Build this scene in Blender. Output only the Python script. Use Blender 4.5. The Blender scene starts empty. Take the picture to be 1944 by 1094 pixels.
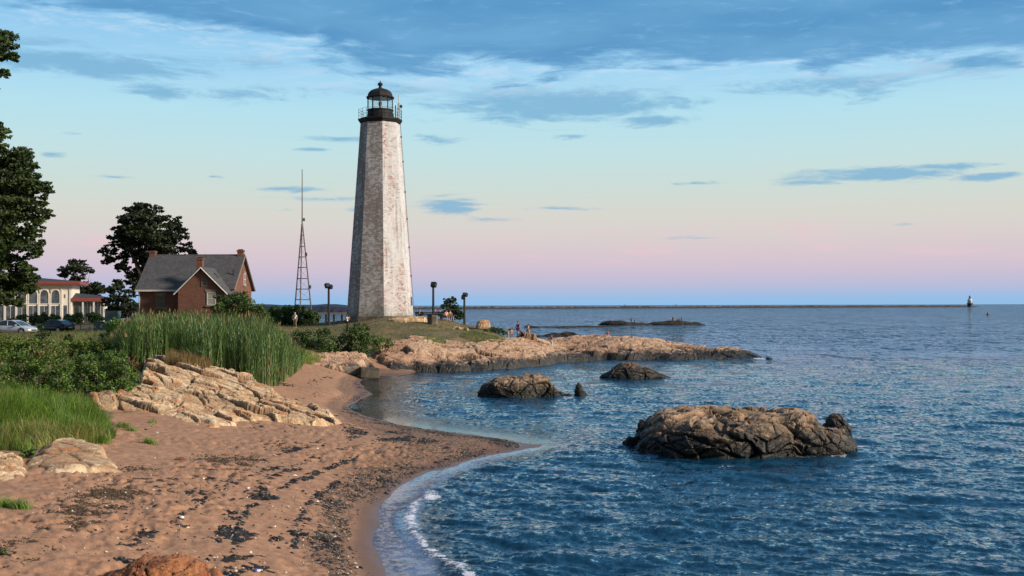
import bpy, bmesh, math, random
import numpy as np
from mathutils import Vector, Matrix
R = math.radians
rng = np.random.default_rng(11)
random.seed(5)
S = bpy.context.scene
COL = S.collection

# ------------------------------------------------------------------ camera
F, PW, PH, CH = 2084.0, 1944.0, 1094.0, 6.0
PITCH = math.atan(32.8 / F)
ROLL = -0.0024
CAMROT = (Matrix.Rotation(math.pi / 2 + PITCH, 3, 'X') @ Matrix.Rotation(ROLL, 3, 'Z'))
cd = bpy.data.cameras.new('camera')
cam = bpy.data.objects.new('camera', cd)
COL.objects.link(cam)
cam.matrix_world = Matrix.Translation((0, 0, CH)) @ CAMROT.to_4x4()
cd.sensor_width = 36.0
cd.lens = 36.0 * F / PW
cd.clip_start, cd.clip_end = 0.1, 90000.0
S.camera = cam
CR = np.array(CAMROT)

# ------------------------------------------------------------------ light
SUN_EL, SUN_AZ = R(25), R(110)          # azimuth clockwise from the view direction
S.view_settings.view_transform = 'Standard'
S.view_settings.look = 'None'
S.view_settings.exposure = 0.12
S.view_settings.gamma = 1.0
sd = bpy.data.lights.new('sun', 'SUN')
sd.energy = 5.0
sd.angle = R(9)
sd.color = (1.0, 0.85, 0.68)
sun = bpy.data.objects.new('sun', sd)
COL.objects.link(sun)
SV = Vector((math.cos(SUN_EL) * math.sin(SUN_AZ), math.cos(SUN_EL) * math.cos(SUN_AZ), math.sin(SUN_EL)))
sun.rotation_euler = SV.to_track_quat('Z', 'Y').to_euler()
sun.location = SV * 100


def lin(*c):
    return tuple(((v / 255.0) / 12.92 if v / 255.0 <= 0.04045 else ((v / 255.0 + 0.055) / 1.055) ** 2.4) for v in c)


# ------------------------------------------------------------------ node helper
class NT:
    def __init__(self, tree):
        self.t = tree
        tree.nodes.clear()

    def n(self, typ, ins=None, **props):
        nd = self.t.nodes.new(typ)
        for k, v in props.items():
            setattr(nd, k, v)
        for k, v in (ins or {}).items():
            s = nd.inputs[k]
            if isinstance(v, bpy.types.NodeSocket):
                self.t.links.new(v, s)
            else:
                if isinstance(v, (tuple, list)) and len(v) == 3 and s.type == 'RGBA':
                    v = (*v, 1.0)
                s.default_value = v
        return nd

    def m(self, op, a, b=0.0, c=None, clamp=False):
        ins = {0: a, 1: b}
        if c is not None:
            ins[2] = c
        return self.n('ShaderNodeMath', ins, operation=op, use_clamp=clamp).outputs[0]

    def mix(self, f, a, b, blend='MIX'):
        nd = self.n('ShaderNodeMix', None, data_type='RGBA', blend_type=blend)
        for idx, v in ((0, f), (6, a), (7, b)):
            s = nd.inputs[idx]
            if isinstance(v, bpy.types.NodeSocket):
                self.t.links.new(v, s)
            else:
                s.default_value = (*v, 1.0) if isinstance(v, (tuple, list)) and len(v) == 3 else v
        return nd.outputs[2]

    def rng(self, v, a, b, c=0.0, d=1.0, smooth=True):
        return self.n('ShaderNodeMapRange', {0: v, 1: a, 2: b, 3: c, 4: d},
                      interpolation_type='SMOOTHSTEP' if smooth else 'LINEAR').outputs[0]

    def noise(self, vec, scale, detail=4.0, rough=0.55, dist=0.0, dim='3D'):
        ins = {'Scale': scale, 'Detail': detail, 'Roughness': rough, 'Distortion': dist}
        if vec is not None:
            ins['Vector'] = vec
        return self.n('ShaderNodeTexNoise', ins, noise_dimensions=dim).outputs[0]

    def attr(self, name):
        return self.n('ShaderNodeAttribute', None, attribute_name=name).outputs[2]

    def scale(self, vec, s):
        return self.n('ShaderNodeVectorMath', {0: vec, 1: s}, operation='MULTIPLY').outputs[0]

    def pos(self):
        return self.n('ShaderNodeNewGeometry').outputs['Position']

    def bump(self, h, strength=0.4, dist=0.1, normal=None):
        ins = {'Height': h, 'Strength': strength, 'Distance': dist}
        if normal is not None:
            ins['Normal'] = normal
        return self.n('ShaderNodeBump', ins).outputs[0]

    def out(self, surf):
        self.n('ShaderNodeOutputMaterial', {0: surf})

    def bsdf(self, col, rough=0.7, normal=None, **kw):
        ins = {'Base Color': col, 'Roughness': rough}
        if normal is not None:
            ins['Normal'] = normal
        for k, v in kw.items():
            ins[k.replace('_', ' ')] = v
        return self.n('ShaderNodeBsdfPrincipled', ins).outputs[0]


def newmat(name):
    m = bpy.data.materials.new(name)
    m.use_nodes = True
    return m, NT(m.node_tree)


# ------------------------------------------------------------------ world: dusk sky
W = bpy.data.worlds.new("World")
S.world = W
W.use_nodes = True
w = NT(W.node_tree)
dirv = w.n('ShaderNodeTexCoord').outputs['Generated']
sx, sy, sz = w.n('ShaderNodeSeparateXYZ', {0: dirv}).outputs
hyp = w.m('SQRT', w.m('ADD', w.m('MULTIPLY', sx, sx), w.m('MULTIPLY', sy, sy)))
EL = w.m('MULTIPLY', w.m('ARCTAN2', sz, hyp), 57.29578)      # degrees of elevation
AZ = w.m('MULTIPLY', w.m('ARCTAN2', sx, sy), 57.29578)       # degrees right of the view direction
ramp = w.n('ShaderNodeValToRGB', {0: w.rng(EL, 0.0, 90.0, 0, 1, False)})
cr = ramp.color_ramp
stops = [(0.0, (138, 184, 224)), (0.4, (148, 182, 220)), (0.9, (176, 182, 210)), (1.4, (190, 184, 206)), (2.0, (203, 188, 202)),
         (2.7, (208, 193, 200)), (3.6, (210, 201, 199)), (4.8, (207, 208, 200)), (6.2, (197, 213, 208)), (8.0, (186, 217, 221)),
         (10.0, (174, 216, 230)), (11.8, (158, 206, 234)), (15.0, (128, 186, 226)), (24, (96, 158, 210)),
         (50, (110, 150, 190)), (90, (120, 140, 175))]
while len(cr.elements) < len(stops):
    cr.elements.new(0.5)
for e, (a, c) in zip(cr.elements, stops):
    e.position = a / 90.0
    e.color = (*lin(*c), 1)
sky = ramp.outputs[0]
# thin noise in azimuth / elevation space
ae = w.n('ShaderNodeCombineXYZ', {0: AZ, 1: EL}).outputs[0]
warp = w.n('ShaderNodeTexNoise', {'Vector': w.scale(ae, (0.12, 0.5, 1)), 'Scale': 1.0, 'Detail': 3.0}).outputs[1]
aew = w.n('ShaderNodeVectorMath', {0: ae, 1: w.scale(w.n('ShaderNodeVectorMath', {0: warp, 1: (0.5, 0.5, 0.5)}, operation='SUBTRACT').outputs[0], (5.0, 1.5, 0))}, operation='ADD').outputs[0]
nA = w.noise(w.scale(aew, (0.22, 1.1, 1)), 1.0, 7.0, 0.62)
nB = w.noise(w.scale(aew, (0.5, 2.6, 1)), 1.0, 6.0, 0.65)
nC = w.noise(w.scale(aew, (0.07, 0.34, 1)), 1.0, 4.0, 0.5)
# pink wisps low down
pinkm = w.m('MULTIPLY', w.rng(nA, 0.5, 0.7), w.m('MULTIPLY', w.rng(EL, 1.4, 2.6), w.rng(EL, 5.2, 3.6)))
sky = w.mix(w.m('MULTIPLY', pinkm, 0.55), sky, lin(226, 192, 200))
# high streaky veil
veil = w.m('MULTIPLY', w.rng(nB, 0.50, 0.72), w.rng(EL, 8.5, 11.5))
sky = w.mix(w.m('MULTIPLY', veil, 0.42), sky, lin(176, 212, 238))
# the broad deck overhead, its lower edge rising to the left
edge = w.m('ADD', 11.9, w.m('MULTIPLY', w.rng(AZ, -4, -24, 0, 1), 2.0))
deckv = w.m('ADD', w.m('SUBTRACT', EL, edge), w.m('ADD', w.m('MULTIPLY', w.m('SUBTRACT', nC, 0.5), 5.0), w.m('MULTIPLY', w.m('SUBTRACT', nA, 0.5), 4.0)))
deck = w.m('MULTIPLY', w.rng(deckv, -0.25, 0.9), w.rng(EL, 60, 25, 0.2, 1.0))
# separate banks of cloud
def pa(px):
    return math.degrees(math.atan((px - 972) / F))
def pe(py):
    return math.degrees(math.atan((580 - py) / F))
banks = [(1060, 200, 300, 46, 1.5), (960, 190, 240, 40, 1.1), (1240, 232, 120, 16, 1.2), (1600, 178, 260, 22, 1.2), (1850, 160, 160, 26, 1.1), (1640, 195, 70, 26, 1.0),
         (1670, 346, 200, 18, 1.5), (1790, 337, 110, 9, 1.2), (1540, 356, 90, 9, 1.0), (1872, 358, 72, 10, 1.5),
         (852, 391, 84, 22, 1.3), (640, 380, 110, 7, .9), (548, 362, 72, 8, 1.05), (160, 150, 260, 30, 1.5), (305, 190, 100, 18, 1.3),
         (60, 118, 160, 20, .6), (480, 185, 150, 18, .7), (520, 130, 200, 20, .7), (215, 349, 44, 5, .9), (97, 313, 26, 8, .9), (403, 343, 18, 5, .8),
         (1320, 352, 52, 5, .95), (1060, 396, 80, 5, .7), (930, 416, 80, 7, .7), (1725, 437, 28, 4, .8), (825, 265, 60, 11, .85),
         (1085, 261, 40, 8, .9), (640, 268, 70, 8, .7), (600, 287, 50, 6, .7), (140, 275, 26, 4, .7), (760, 175, 160, 20, .7),
         (1320, 455, 90, 5, .5), (700, 400, 160, 5, .5)]
acc = None
npert = w.m('ADD', w.m('MULTIPLY', w.m('SUBTRACT', nB, 0.5), 2.6), w.m('MULTIPLY', w.m('SUBTRACT', nA, 0.5), 1.4))
for (px, py, hw, hh, st) in banks:
    sc = (1.0 / (math.degrees(hw / F)), 1.0 / (math.degrees(hh / F)), 0)
    q = w.n('ShaderNodeVectorMath', {0: ae, 1: sc, 2: (-pa(px) * sc[0], -pe(py) * sc[1], 0)}, operation='MULTIPLY_ADD').outputs[0]
    ln = w.n('ShaderNodeVectorMath', {0: q}, operation='LENGTH').outputs[1]
    v = w.m('MULTIPLY', w.m('SUBTRACT', 1.0, ln), st)
    acc = v if acc is None else w.m('MAXIMUM', acc, v)
bank = w.rng(w.m('ADD', acc, npert), 0.05, 1.05)
shade = w.rng(nC, 0.3, 0.7)
deckc = w.mix(shade, lin(80, 140, 188), lin(106, 162, 204))
deckc = w.mix(w.m('MULTIPLY', w.rng(nB, 0.52, 0.75), 0.5), deckc, lin(130, 178, 220))
sky = w.mix(w.m('MULTIPLY', bank, 0.80), sky, lin(116, 170, 205))
sky = w.mix(w.m('MULTIPLY', deck, 0.94), sky, deckc)
# bright ragged rim under the deck
rim = w.m('MULTIPLY', w.m('MULTIPLY', w.rng(deckv, -1.3, -0.35), w.rng(deckv, 0.35, -0.15)), w.rng(nB, 0.42, 0.62))
sky = w.mix(w.m('MULTIPLY', rim, 0.48), sky, lin(192, 216, 236))
# the sunset side, behind the camera, is a plain Nishita sky
nish = w.n('ShaderNodeTexSky', None, sky_type='NISHITA', sun_disc=False, sun_elevation=SUN_EL, sun_rotation=SUN_AZ)
nsk = w.n('ShaderNodeVectorMath', {0: nish.outputs[0], 3: 0.07}, operation='SCALE').outputs[0]
sky = w.mix(w.rng(sy, 0.35, -0.35), sky, nsk)
sky = w.mix(w.rng(sz, 0.0, -0.05), sky, lin(60, 90, 120))
bg = w.n('ShaderNodeBackground', {0: sky, 1: 1.0})
w.n('ShaderNodeOutputWorld', {0: bg.outputs[0]})


# ------------------------------------------------------------------ pixel <-> place helpers
def hor(px):
    return 547 + 32.8 - (px - 972) * 0.0024


def at(px, py, z=0.0):
    d = CR @ np.array([(px - 972) / F, -(py - 547) / F, -1.0])
    t = (z - CH) / d[2]
    return np.array([d[0] * t, d[1] * t, z])


def xa(px, Y):
    return (px - 972) / F * Y


def za(py, Y, px=972):
    return CH - (py - hor(px)) * Y / F


# ------------------------------------------------------------------ numpy noise
def _h(ix, iy, iz, seed):
    h = (ix.astype(np.int64) * 374761393 + iy.astype(np.int64) * 668265263 + iz.astype(np.int64) * 2147483647 + seed * 1274126177) & 0xFFFFFFFF
    h = ((h ^ (h >> 13)) * 1274126177) & 0xFFFFFFFF
    h = ((h ^ (h >> 16)) * 2246822519) & 0xFFFFFFFF
    h = h ^ (h >> 15)
    return (h & 0xFFFFFF) / float(0xFFFFFF)


def vnoise(P, seed=0):
    P = np.asarray(P, float)
    if P.shape[1] == 2:
        P = np.c_[P, np.zeros(len(P))]
    I = np.floor(P).astype(np.int64)
    f = P - I
    f = f * f * f * (f * (f * 6 - 15) + 10)
    r = 0
    for dx in (0, 1):
        for dy in (0, 1):
            for dz in (0, 1):
                wt = (f[:, 0] if dx else 1 - f[:, 0]) * (f[:, 1] if dy else 1 - f[:, 1]) * (f[:, 2] if dz else 1 - f[:, 2])
                r = r + wt * _h(I[:, 0] + dx, I[:, 1] + dy, I[:, 2] + dz, seed)
    return r * 2 - 1


def fbm(P, octv=4, gain=0.5, seed=0, lac=2.03):
    P = np.asarray(P, float)
    a, s, r = 1.0, 0.0, 0
    for o in range(octv):
        r = r + a * vnoise(P * lac ** o + o * 17.3, seed + o)
        s += a
        a *= gain
    return r / s


def worley(P, seed=0):
    """2D or 3D cells: F1, F2, a random number per cell, offset from the cell's centre"""
    P = np.asarray(P, float)
    dim = P.shape[1]
    if dim == 2:
        P3 = np.c_[P, np.zeros(len(P))]
    else:
        P3 = P
    I = np.floor(P3).astype(np.int64)
    n = len(P3)
    f1, f2, idr = np.full(n, 9.0), np.full(n, 9.0), np.zeros(n)
    off = np.zeros((n, 3))
    for dx in (-1, 0, 1):
        for dy in (-1, 0, 1):
            for dz in ((-1, 0, 1) if dim == 3 else (0,)):
                a, b, c = I[:, 0] + dx, I[:, 1] + dy, I[:, 2] + dz
                cx, cy = a + _h(a, b, c, seed), b + _h(a, b, c, seed + 7)
                cz = c + _h(a, b, c, seed + 13) if dim == 3 else np.zeros(n)
                D = np.c_[P3[:, 0] - cx, P3[:, 1] - cy, P3[:, 2] - cz]
                d = np.sqrt((D ** 2).sum(1))
                nearer = d < f1
                f2 = np.where(nearer, f1, np.minimum(f2, d))
                f1 = np.where(nearer, d, f1)
                idr = np.where(nearer, _h(a, b, c, seed + 29), idr)
                off = np.where(nearer[:, None], D, off)
    return f1, f2, idr, off


def sstep(a, b, x):
    t = np.clip((x - a) / (b - a), 0, 1)
    return t * t * (3 - 2 * t)


# ------------------------------------------------------------------ mesh helpers
def link(o, parent=None):
    COL.objects.link(o)
    if parent is not None:
        o.parent = parent
    return o


def npmesh(name, V, Fc, mat, parent=None, smooth=True, attrs=None, fattrs=None):
    V = np.asarray(V, np.float32)
    Fc = np.asarray(Fc, np.int32)
    me = bpy.data.meshes.new(name)
    me.vertices.add(len(V))
    me.vertices.foreach_set('co', V.ravel())
    k = Fc.shape[1]
    me.loops.add(Fc.size)
    me.loops.foreach_set('vertex_index', Fc.ravel())
    me.polygons.add(len(Fc))
    me.polygons.foreach_set('loop_start', np.arange(0, Fc.size, k, dtype=np.int32))
    me.polygons.foreach_set('loop_total', np.full(len(Fc), k, np.int32))
    me.polygons.foreach_set('use_smooth', np.full(len(Fc), smooth, bool))
    me.update(calc_edges=True)
    for nm, a in (attrs or {}).items():
        me.attributes.new(nm, 'FLOAT', 'POINT').data.foreach_set('value', np.asarray(a, np.float32))
    for nm, a in (fattrs or {}).items():
        me.attributes.new(nm, 'FLOAT', 'FACE').data.foreach_set('value', np.asarray(a, np.float32))
    me.materials.append(mat)
    return link(bpy.data.objects.new(name, me), parent)


def tag(o, label=None, cat=None, group=None, kind=None):
    if label:
        o['label'] = label
    if cat:
        o['category'] = cat
    if group:
        o['group'] = group
    if kind:
        o['kind'] = kind
    return o


def empty(name, loc=(0, 0, 0), rz=0.0):
    o = bpy.data.objects.new(name, None)
    o.location = [float(v) for v in loc]
    o.rotation_euler = (0, 0, rz)
    o.empty_display_size = 0.2
    COL.objects.link(o)
    return o


def copy_tree(o, parent=None):
    c = o.copy()
    COL.objects.link(c)
    if parent is not None:
        c.parent = parent
    for ch in list(o.children):
        copy_tree(ch, c)
    return c


class MB:
    def __init__(s):
        s.v, s.f = [], []

    def add(s, V, Fc):
        b = len(s.v)
        s.v += [tuple(map(float, p)) for p in V]
        s.f += [tuple(b + i for i in q) for q in Fc]
        return s

    def box(s, x0, x1, y0, y1, z0, z1):
        V = [(x, y, z) for z in (z0, z1) for y in (y0, y1) for x in (x0, x1)]
        return s.add(V, [(0, 2, 3, 1), (4, 5, 7, 6), (0, 1, 5, 4), (2, 6, 7, 3), (0, 4, 6, 2), (1, 3, 7, 5)])

    def obox(s, c, half, M):
        V = [Vector(c) + M @ Vector((half[0] * x, half[1] * y, half[2] * z)) for z in (-1, 1) for y in (-1, 1) for x in (-1, 1)]
        return s.add(V, [(0, 2, 3, 1), (4, 5, 7, 6), (0, 1, 5, 4), (2, 6, 7, 3), (0, 4, 6, 2), (1, 3, 7, 5)])

    def tube(s, pts, rad, n=8, cap=True):
        pts = [Vector([float(q) for q in p]) for p in pts]
        if not isinstance(rad, (list, tuple)):
            rad = [rad] * len(pts)
        rings = []
        for i, p in enumerate(pts):
            t = (pts[min(i + 1, len(pts) - 1)] - pts[max(i - 1, 0)]).normalized()
            a = t.cross(Vector((0, 0, 1)) if abs(t.z) < 0.95 else Vector((1, 0, 0))).normalized()
            b = t.cross(a)
            rings.append([p + rad[i] * (math.cos(k * 2 * math.pi / n) * a + math.sin(k * 2 * math.pi / n) * b) for k in range(n)])
        V = [q for r in rings for q in r]
        Fc = [(i * n + k, i * n + (k + 1) % n, (i + 1) * n + (k + 1) % n, (i + 1) * n + k) for i in range(len(pts) - 1) for k in range(n)]
        if cap:
            Fc += [tuple(range(n))[::-1], tuple((len(pts) - 1) * n + k for k in range(n))]
        return s.add(V, Fc)

    def lathe(s, prof, n=24, c=(0, 0, 0), rot=0.0, cap=True):
        V = [(c[0] + r * math.sin(rot + k * 2 * math.pi / n), c[1] - r * math.cos(rot + k * 2 * math.pi / n), c[2] + z) for r, z in prof for k in range(n)]
        Fc = [(i * n + k, i * n + (k + 1) % n, (i + 1) * n + (k + 1) % n, (i + 1) * n + k) for i in range(len(prof) - 1) for k in range(n)]
        if cap:
            Fc += [tuple(range(n))[::-1], tuple((len(prof) - 1) * n + k for k in range(n))]
        return s.add(V, Fc)

    def prism(s, poly, a, b, axis='y'):
        """extrude a 2D outline between a and b along an axis"""
        def P(u, v, t):
            return {'y': (u, t, v), 'x': (t, u, v), 'z': (u, v, t)}[axis]
        n = len(poly)
        V = [P(u, v, a) for u, v in poly] + [P(u, v, b) for u, v in poly]
        return s.add(V, [tuple(range(n)), tuple(range(n, 2 * n))[::-1]] + [(i, n + i, n + (i + 1) % n, (i + 1) % n) for i in range(n)])

    def build(s, name, mat, parent=None, bevel=0.0, smooth=False, loc=None):
        me = bpy.data.meshes.new(name)
        me.from_pydata(s.v, [], s.f)
        me.materials.append(mat)
        bm = bmesh.new()
        bm.from_mesh(me)
        bmesh.ops.recalc_face_normals(bm, faces=bm.faces)
        if bevel:
            bmesh.ops.bevel(bm, geom=list(bm.edges), offset=bevel, segments=1, affect='EDGES', clamp_overlap=True)
        bm.to_mesh(me)
        bm.free()
        if smooth:
            me.polygons.foreach_set('use_smooth', [True] * len(me.polygons))
        o = link(bpy.data.objects.new(name, me), parent)
        if loc is not None:
            o.location = [float(q) for q in loc]
        return o


# ------------------------------------------------------------------ materials
def plain(name, col, rough=0.6, metal=0.0, var=0.12, sc=6.0):
    m, t = newmat(name)
    n = t.noise(t.n('ShaderNodeTexCoord').outputs['Object'], sc, 4.0)
    c = t.mix(t.rng(n, 0.3, 0.7), tuple(v * (1 - var) for v in col), tuple(min(1, v * (1 + var)) for v in col))
    t.out(t.bsdf(c, rough, Metallic=metal))
    return m


def leafmat(name, dark, light, dead=None, rough=0.55, trans=0.25):
    m, t = newmat(name)
    a = t.attr('tint')
    c = t.mix(a, dark, light)
    if dead:
        c = t.mix(t.rng(t.attr('dead'), 0.3, 0.7), c, dead)
    b = t.bsdf(c, rough)
    tr = t.n('ShaderNodeBsdfTranslucent', {0: c}).outputs[0]
    t.out(t.n('ShaderNodeMixShader', {0: trans, 1: b, 2: tr}).outputs[0])
    return m


def rockmat(name, cols, tide=None, tide_w=0.25, rust=0.5, bump=0.5, sc=1.0, crack_col=(0.05, 0.035, 0.025), algae=(0.006, 0.0055, 0.004)):
    """cols = (dark, mid, pale, rust colour)"""
    m, t = newmat(name)
    p = t.pos()
    n1 = t.noise(p, 0.7 * sc, 6, 0.6)
    n2 = t.noise(p, 3.5 * sc, 6, 0.65)
    n3 = t.noise(p, 17.0 * sc, 4, 0.6)
    nr = t.noise(t.scale(p, (1, 1, 1.6)), 1.3 * sc, 5, 0.6, 0.6)
    cell = t.attr('cell')
    c = t.mix(t.rng(n1, 0.32, 0.68), cols[0], cols[1])
    c = t.mix(t.rng(t.m('ADD', n2, t.m('MULTIPLY', t.m('SUBTRACT', cell, 0.5), 0.35)), 0.42, 0.68), c, cols[2])
    c = t.mix(t.m('MULTIPLY', t.rng(nr, 0.53, 0.66), rust), c, cols[3])
    c = t.mix(t.m('MULTIPLY', t.rng(n3, 0.55, 0.75), 0.35), c, tuple(v * 0.35 for v in cols[0]))
    c = t.mix(t.m('MULTIPLY', t.attr('crack'), 0.6), c, crack_col)  # cracks mixed towards a darker colour
    rough = 0.85
    if tide is not None:
        z = t.n('ShaderNodeSeparateXYZ', {0: p}).outputs[2]
        zz = t.m('ADD', z, t.m('ADD', t.m('MULTIPLY', t.m('SUBTRACT', n1, 0.5), 1.7), t.m('MULTIPLY', t.m('SUBTRACT', n2, 0.5), 1.3)))
        f = t.rng(zz, tide + tide_w, tide - tide_w)
        alg = t.mix(t.rng(n2, 0.4, 0.65), algae, tuple(v * 3 for v in algae))
        c = t.mix(f, c, alg)
        rough = t.m('SUBTRACT', 0.85, t.m('MULTIPLY', f, 0.25))
    h = t.m('ADD', t.m('MULTIPLY', n2, 0.6), t.m('MULTIPLY', n3, 0.25))
    t.out(t.bsdf(c, rough, t.bump(h, bump, 0.25 / sc)))
    return m


def facet(t, p, scale, seed=0):
    return t.n('ShaderNodeTexVoronoi', {'Vector': p, 'Scale': scale}).outputs[0]


M = {}
M['black'] = plain('black_paint', (0.012, 0.012, 0.014), 0.5)
M['iron'] = plain('black_ironwork', (0.005, 0.005, 0.006), 0.75)
M['steel'] = plain('galvanised_steel', (0.09, 0.07, 0.07), 0.55, 0.3)
M['white'] = plain('white_trim', (0.52, 0.51, 0.50), 0.55)
M['glass_dark'] = plain('dark_window_glass', (0.03, 0.045, 0.055), 0.08)
M['wood'] = plain('weathered_wood', (0.16, 0.13, 0.1), 0.8)
M['concrete'] = plain('old_concrete', (0.17, 0.15, 0.12), 0.9, 0, 0.4, 2.0)
M['concrete_dark'] = plain('dark_concrete', (0.07, 0.06, 0.045), 0.9, 0, 0.5, 2.0)
M['skin'] = plain('skin', (0.42, 0.24, 0.17), 0.5)
M['hair_dark'] = plain('dark_hair', (0.015, 0.011, 0.009), 0.6)
M['hair_grey'] = plain('grey_hair', (0.4, 0.38, 0.36), 0.6)
M['hair_brown'] = plain('brown_hair', (0.07, 0.035, 0.02), 0.6)
for nm, c in dict(white=(0.72, 0.7, 0.74), khaki=(0.22, 0.18, 0.13), black=(0.012, 0.012, 0.016), navy=(0.015, 0.02, 0.05), red=(0.36, 0.03, 0.025),
                  maroon=(0.13, 0.012, 0.03), pink=(0.62, 0.33, 0.33), olive=(0.06, 0.06, 0.03), grey=(0.2, 0.2, 0.22), pale=(0.5, 0.5, 0.55), tan=(0.4, 0.27, 0.16), rose=(0.45, 0.12, 0.16)).items():
    M['cl_' + nm] = plain('cloth_' + nm, c, 0.9)

# ------------------------------------------------------------------ terrain
SH = [(739, 1094), (714, 1048), (708, 1011), (717, 968), (739, 943), (773, 916), (822, 894), (878, 879), (939, 863), (1001, 853), (1029, 848),
      (1007, 843), (915, 828), (838, 818), (776, 809), (730, 799), (693, 790), (668, 779), (663, 770), (683, 759), (706, 749), (693, 739), (683, 726), (702, 715)]
CT = [(x, y, 0.0) for x, y in SH]
CT += [(850, 1230, 0.0), (0, 1094, 1.35), (100, 1094, 1.2), (250, 1094, 1.0), (400, 1094, .8), (550, 1094, .5), (650, 1094, .28), (700, 1094, .12), (0, 1000, 1.42), (150, 1000, 1.25),
       (300, 1000, 1.05), (450, 1000, .8), (600, 990, .42), (660, 990, .22), (0, 930, 1.5), (250, 900, 1.22), (400, 900, .97), (550, 900, .68), (640, 920, .42),
       (700, 880, .38), (780, 868, .3), (860, 856, .22), (940, 848, .12), (400, 840, 1.02), (550, 840, .8), (700, 830, .5), (800, 840, .34), (900, 843, .2), (600, 775, .62),
       (640, 750, .5), (600, 715, .8), (650, 712, .5), (560, 745, .85), (450, 812, .98), (640, 800, .5), (550, 790, .85),
       (0, 850, 1.65), (100, 850, 1.6), (200, 830, 1.45), (230, 800, 1.5), (0, 780, 2.2), (100, 760, 2.35), (200, 770, 1.75), (250, 730, 2.35), (0, 700, 2.7), (120, 690, 2.8),
       (0, 650, 3.1), (100, 645, 3.2), (200, 640, 3.3), (0, 632, 3.2), (150, 630, 3.35),
       (740, 640, 2.8), (800, 640, 2.8), (900, 650, 2.3), (950, 652, 2.0), (880, 625, 3.3),
       (760, 1094, -.05), (800, 1094, -.12), (860, 1094, -.25), (950, 1094, -.7), (760, 1000, -.05), (800, 1000, -.15), (870, 1000, -.5), (860, 900, -.08), (930, 920, -.5), (1000, 890, -.3), (1000, 980, -1.1),
       (1060, 848, -.12), (1120, 847, -.3), (1190, 846, -.5), (1100, 875, -.5), (1050, 830, -.3), (730, 775, -.12), (740, 755, -.12), (730, 735, -.1), (760, 725, -.12), (800, 790, -.35), (800, 750, -.5), (850, 720, -.8),
       (900, 800, -.8), (1000, 720, -1.2), (1100, 800, -1.0), (1200, 760, -1.5), (1500, 700, -2.2), (1900, 1094, -2.5), (1300, 1094, -2.0), (1100, 1094, -1.3), (1900, 800, -3.0)]
CY = [(300, 62, 2.2), (400, 62, 1.9), (480, 62, 1.35), (400, 75, 2.3), (500, 75, 1.5), (560, 85, 1.2), (300, 85, 2.9), (400, 95, 3.2), (500, 95, 2.5), (560, 100, 2.5), (600, 105, 2.7),
      (300, 110, 3.8), (200, 115, 3.3), (100, 118, 3.1), (450, 115, 3.7), (560, 135, 3.5), (660, 122, 3.55), (640, 112, 2.9), (722, 125, 4.55), (722, 135, 4.55), (800, 128, 4.4), (760, 119, 3.9), (700, 116, 3.4), (850, 128, 4.2),
      (900, 128, 3.5), (950, 126, 2.6), (560, 150, 3.5), (100, 165, 3.7), (0, 165, 3.7), (300, 150, 3.8), (-300, 110, 3.1), (-300, 60, 3), (-300, 35, 2.4), (-300, 22, 1.9), (-500, 14, 1.7), (-200, 12, 1.5),
      (-300, 200, 3.7), (100, 250, 3.4), (300, 250, 2.6), (500, 200, 1.0), (650, 165, 1.2), (700, 150, 3.6), (620, 185, -.6), (760, 104, 1.2), (860, 105, 1.0), (950, 112, 1.3), (900, 108, 1.3), (870, 106.5, 1.3), (930, 109, 1.2), (1000, 118, 1.0), (1050, 125, .4),
      (1150, 128, .0), (1250, 128, -.3), (1350, 126, -.7), (1450, 126, -1.2), (1000, 142, -.9), (1100, 146, -1.2), (900, 150, -.8), (850, 152, .3), (870, 101, -.4), (960, 104, -.5), (780, 98, .1), (1800, 300, -5), (1000, 260, -4), (400, 320, -1), (-200, 300, 3), (1000, 9, -.9), (500, 12, .9), (700, 10, .3), (1400, 8, -2)]
cp, cz = [], []
for px, py, z in CT:
    P = at(px, py, z)
    cp.append((P[0], P[1]))
    cz.append(z)
for px, Y, z in CY:
    cp.append((xa(px, Y), Y))
    cz.append(z)
cp, cz = np.array(cp), np.array(cz)


def uv_of(x, y):
    return np.c_[np.asarray(x) / np.asarray(y) * 2.4, np.log(np.asarray(y))]


def phi(d2):
    return -np.sqrt(d2 + 0.0009)


CUV = uv_of(cp[:, 0], cp[:, 1])
n_ = len(CUV)
A_ = np.zeros((n_ + 3, n_ + 3))
A_[:n_, :n_] = phi(((CUV[:, None] - CUV[None]) ** 2).sum(2)) + np.eye(n_) * 1e-4
A_[:n_, n_:] = np.c_[np.ones(n_), CUV]
A_[n_:, :n_] = A_[:n_, n_:].T
SOL = np.linalg.solve(A_, np.r_[cz, 0, 0, 0])


def TZ(x, y):
    x, y = np.atleast_1d(np.asarray(x, float)), np.atleast_1d(np.asarray(y, float))
    q = uv_of(x, np.maximum(y, 2.0))
    out = np.empty(len(q))
    for i in range(0, len(q), 20000):
        b = q[i:i + 20000]
        out[i:i + 20000] = phi(((b[:, None] - CUV[None]) ** 2).sum(2)) @ SOL[:n_] + SOL[n_] + b @ SOL[n_ + 1:]
    return np.clip(out, -6, 4.9)


def tz(x, y):
    return float(TZ([x], [y])[0])


def on(px, Y):
    """point of the ground at a bearing and a distance"""
    x = xa(px, Y)
    return np.array([x, Y, tz(x, Y)])


def grid_faces(nr, nc, keep=None):
    i = np.arange((nr - 1) * (nc - 1))
    r, c = i // (nc - 1), i % (nc - 1)
    a = r * nc + c
    Fc = np.c_[a, a + 1, a + nc + 1, a + nc]
    if keep is not None:
        Fc = Fc[keep[Fc].any(1)]
    return Fc


def compact(V, Fc, *arrs):
    used = np.zeros(len(V), bool)
    used[Fc.ravel()] = True
    idx = np.cumsum(used) - 1
    return (V[used], idx[Fc]) + tuple(a[used] for a in arrs)


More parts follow.
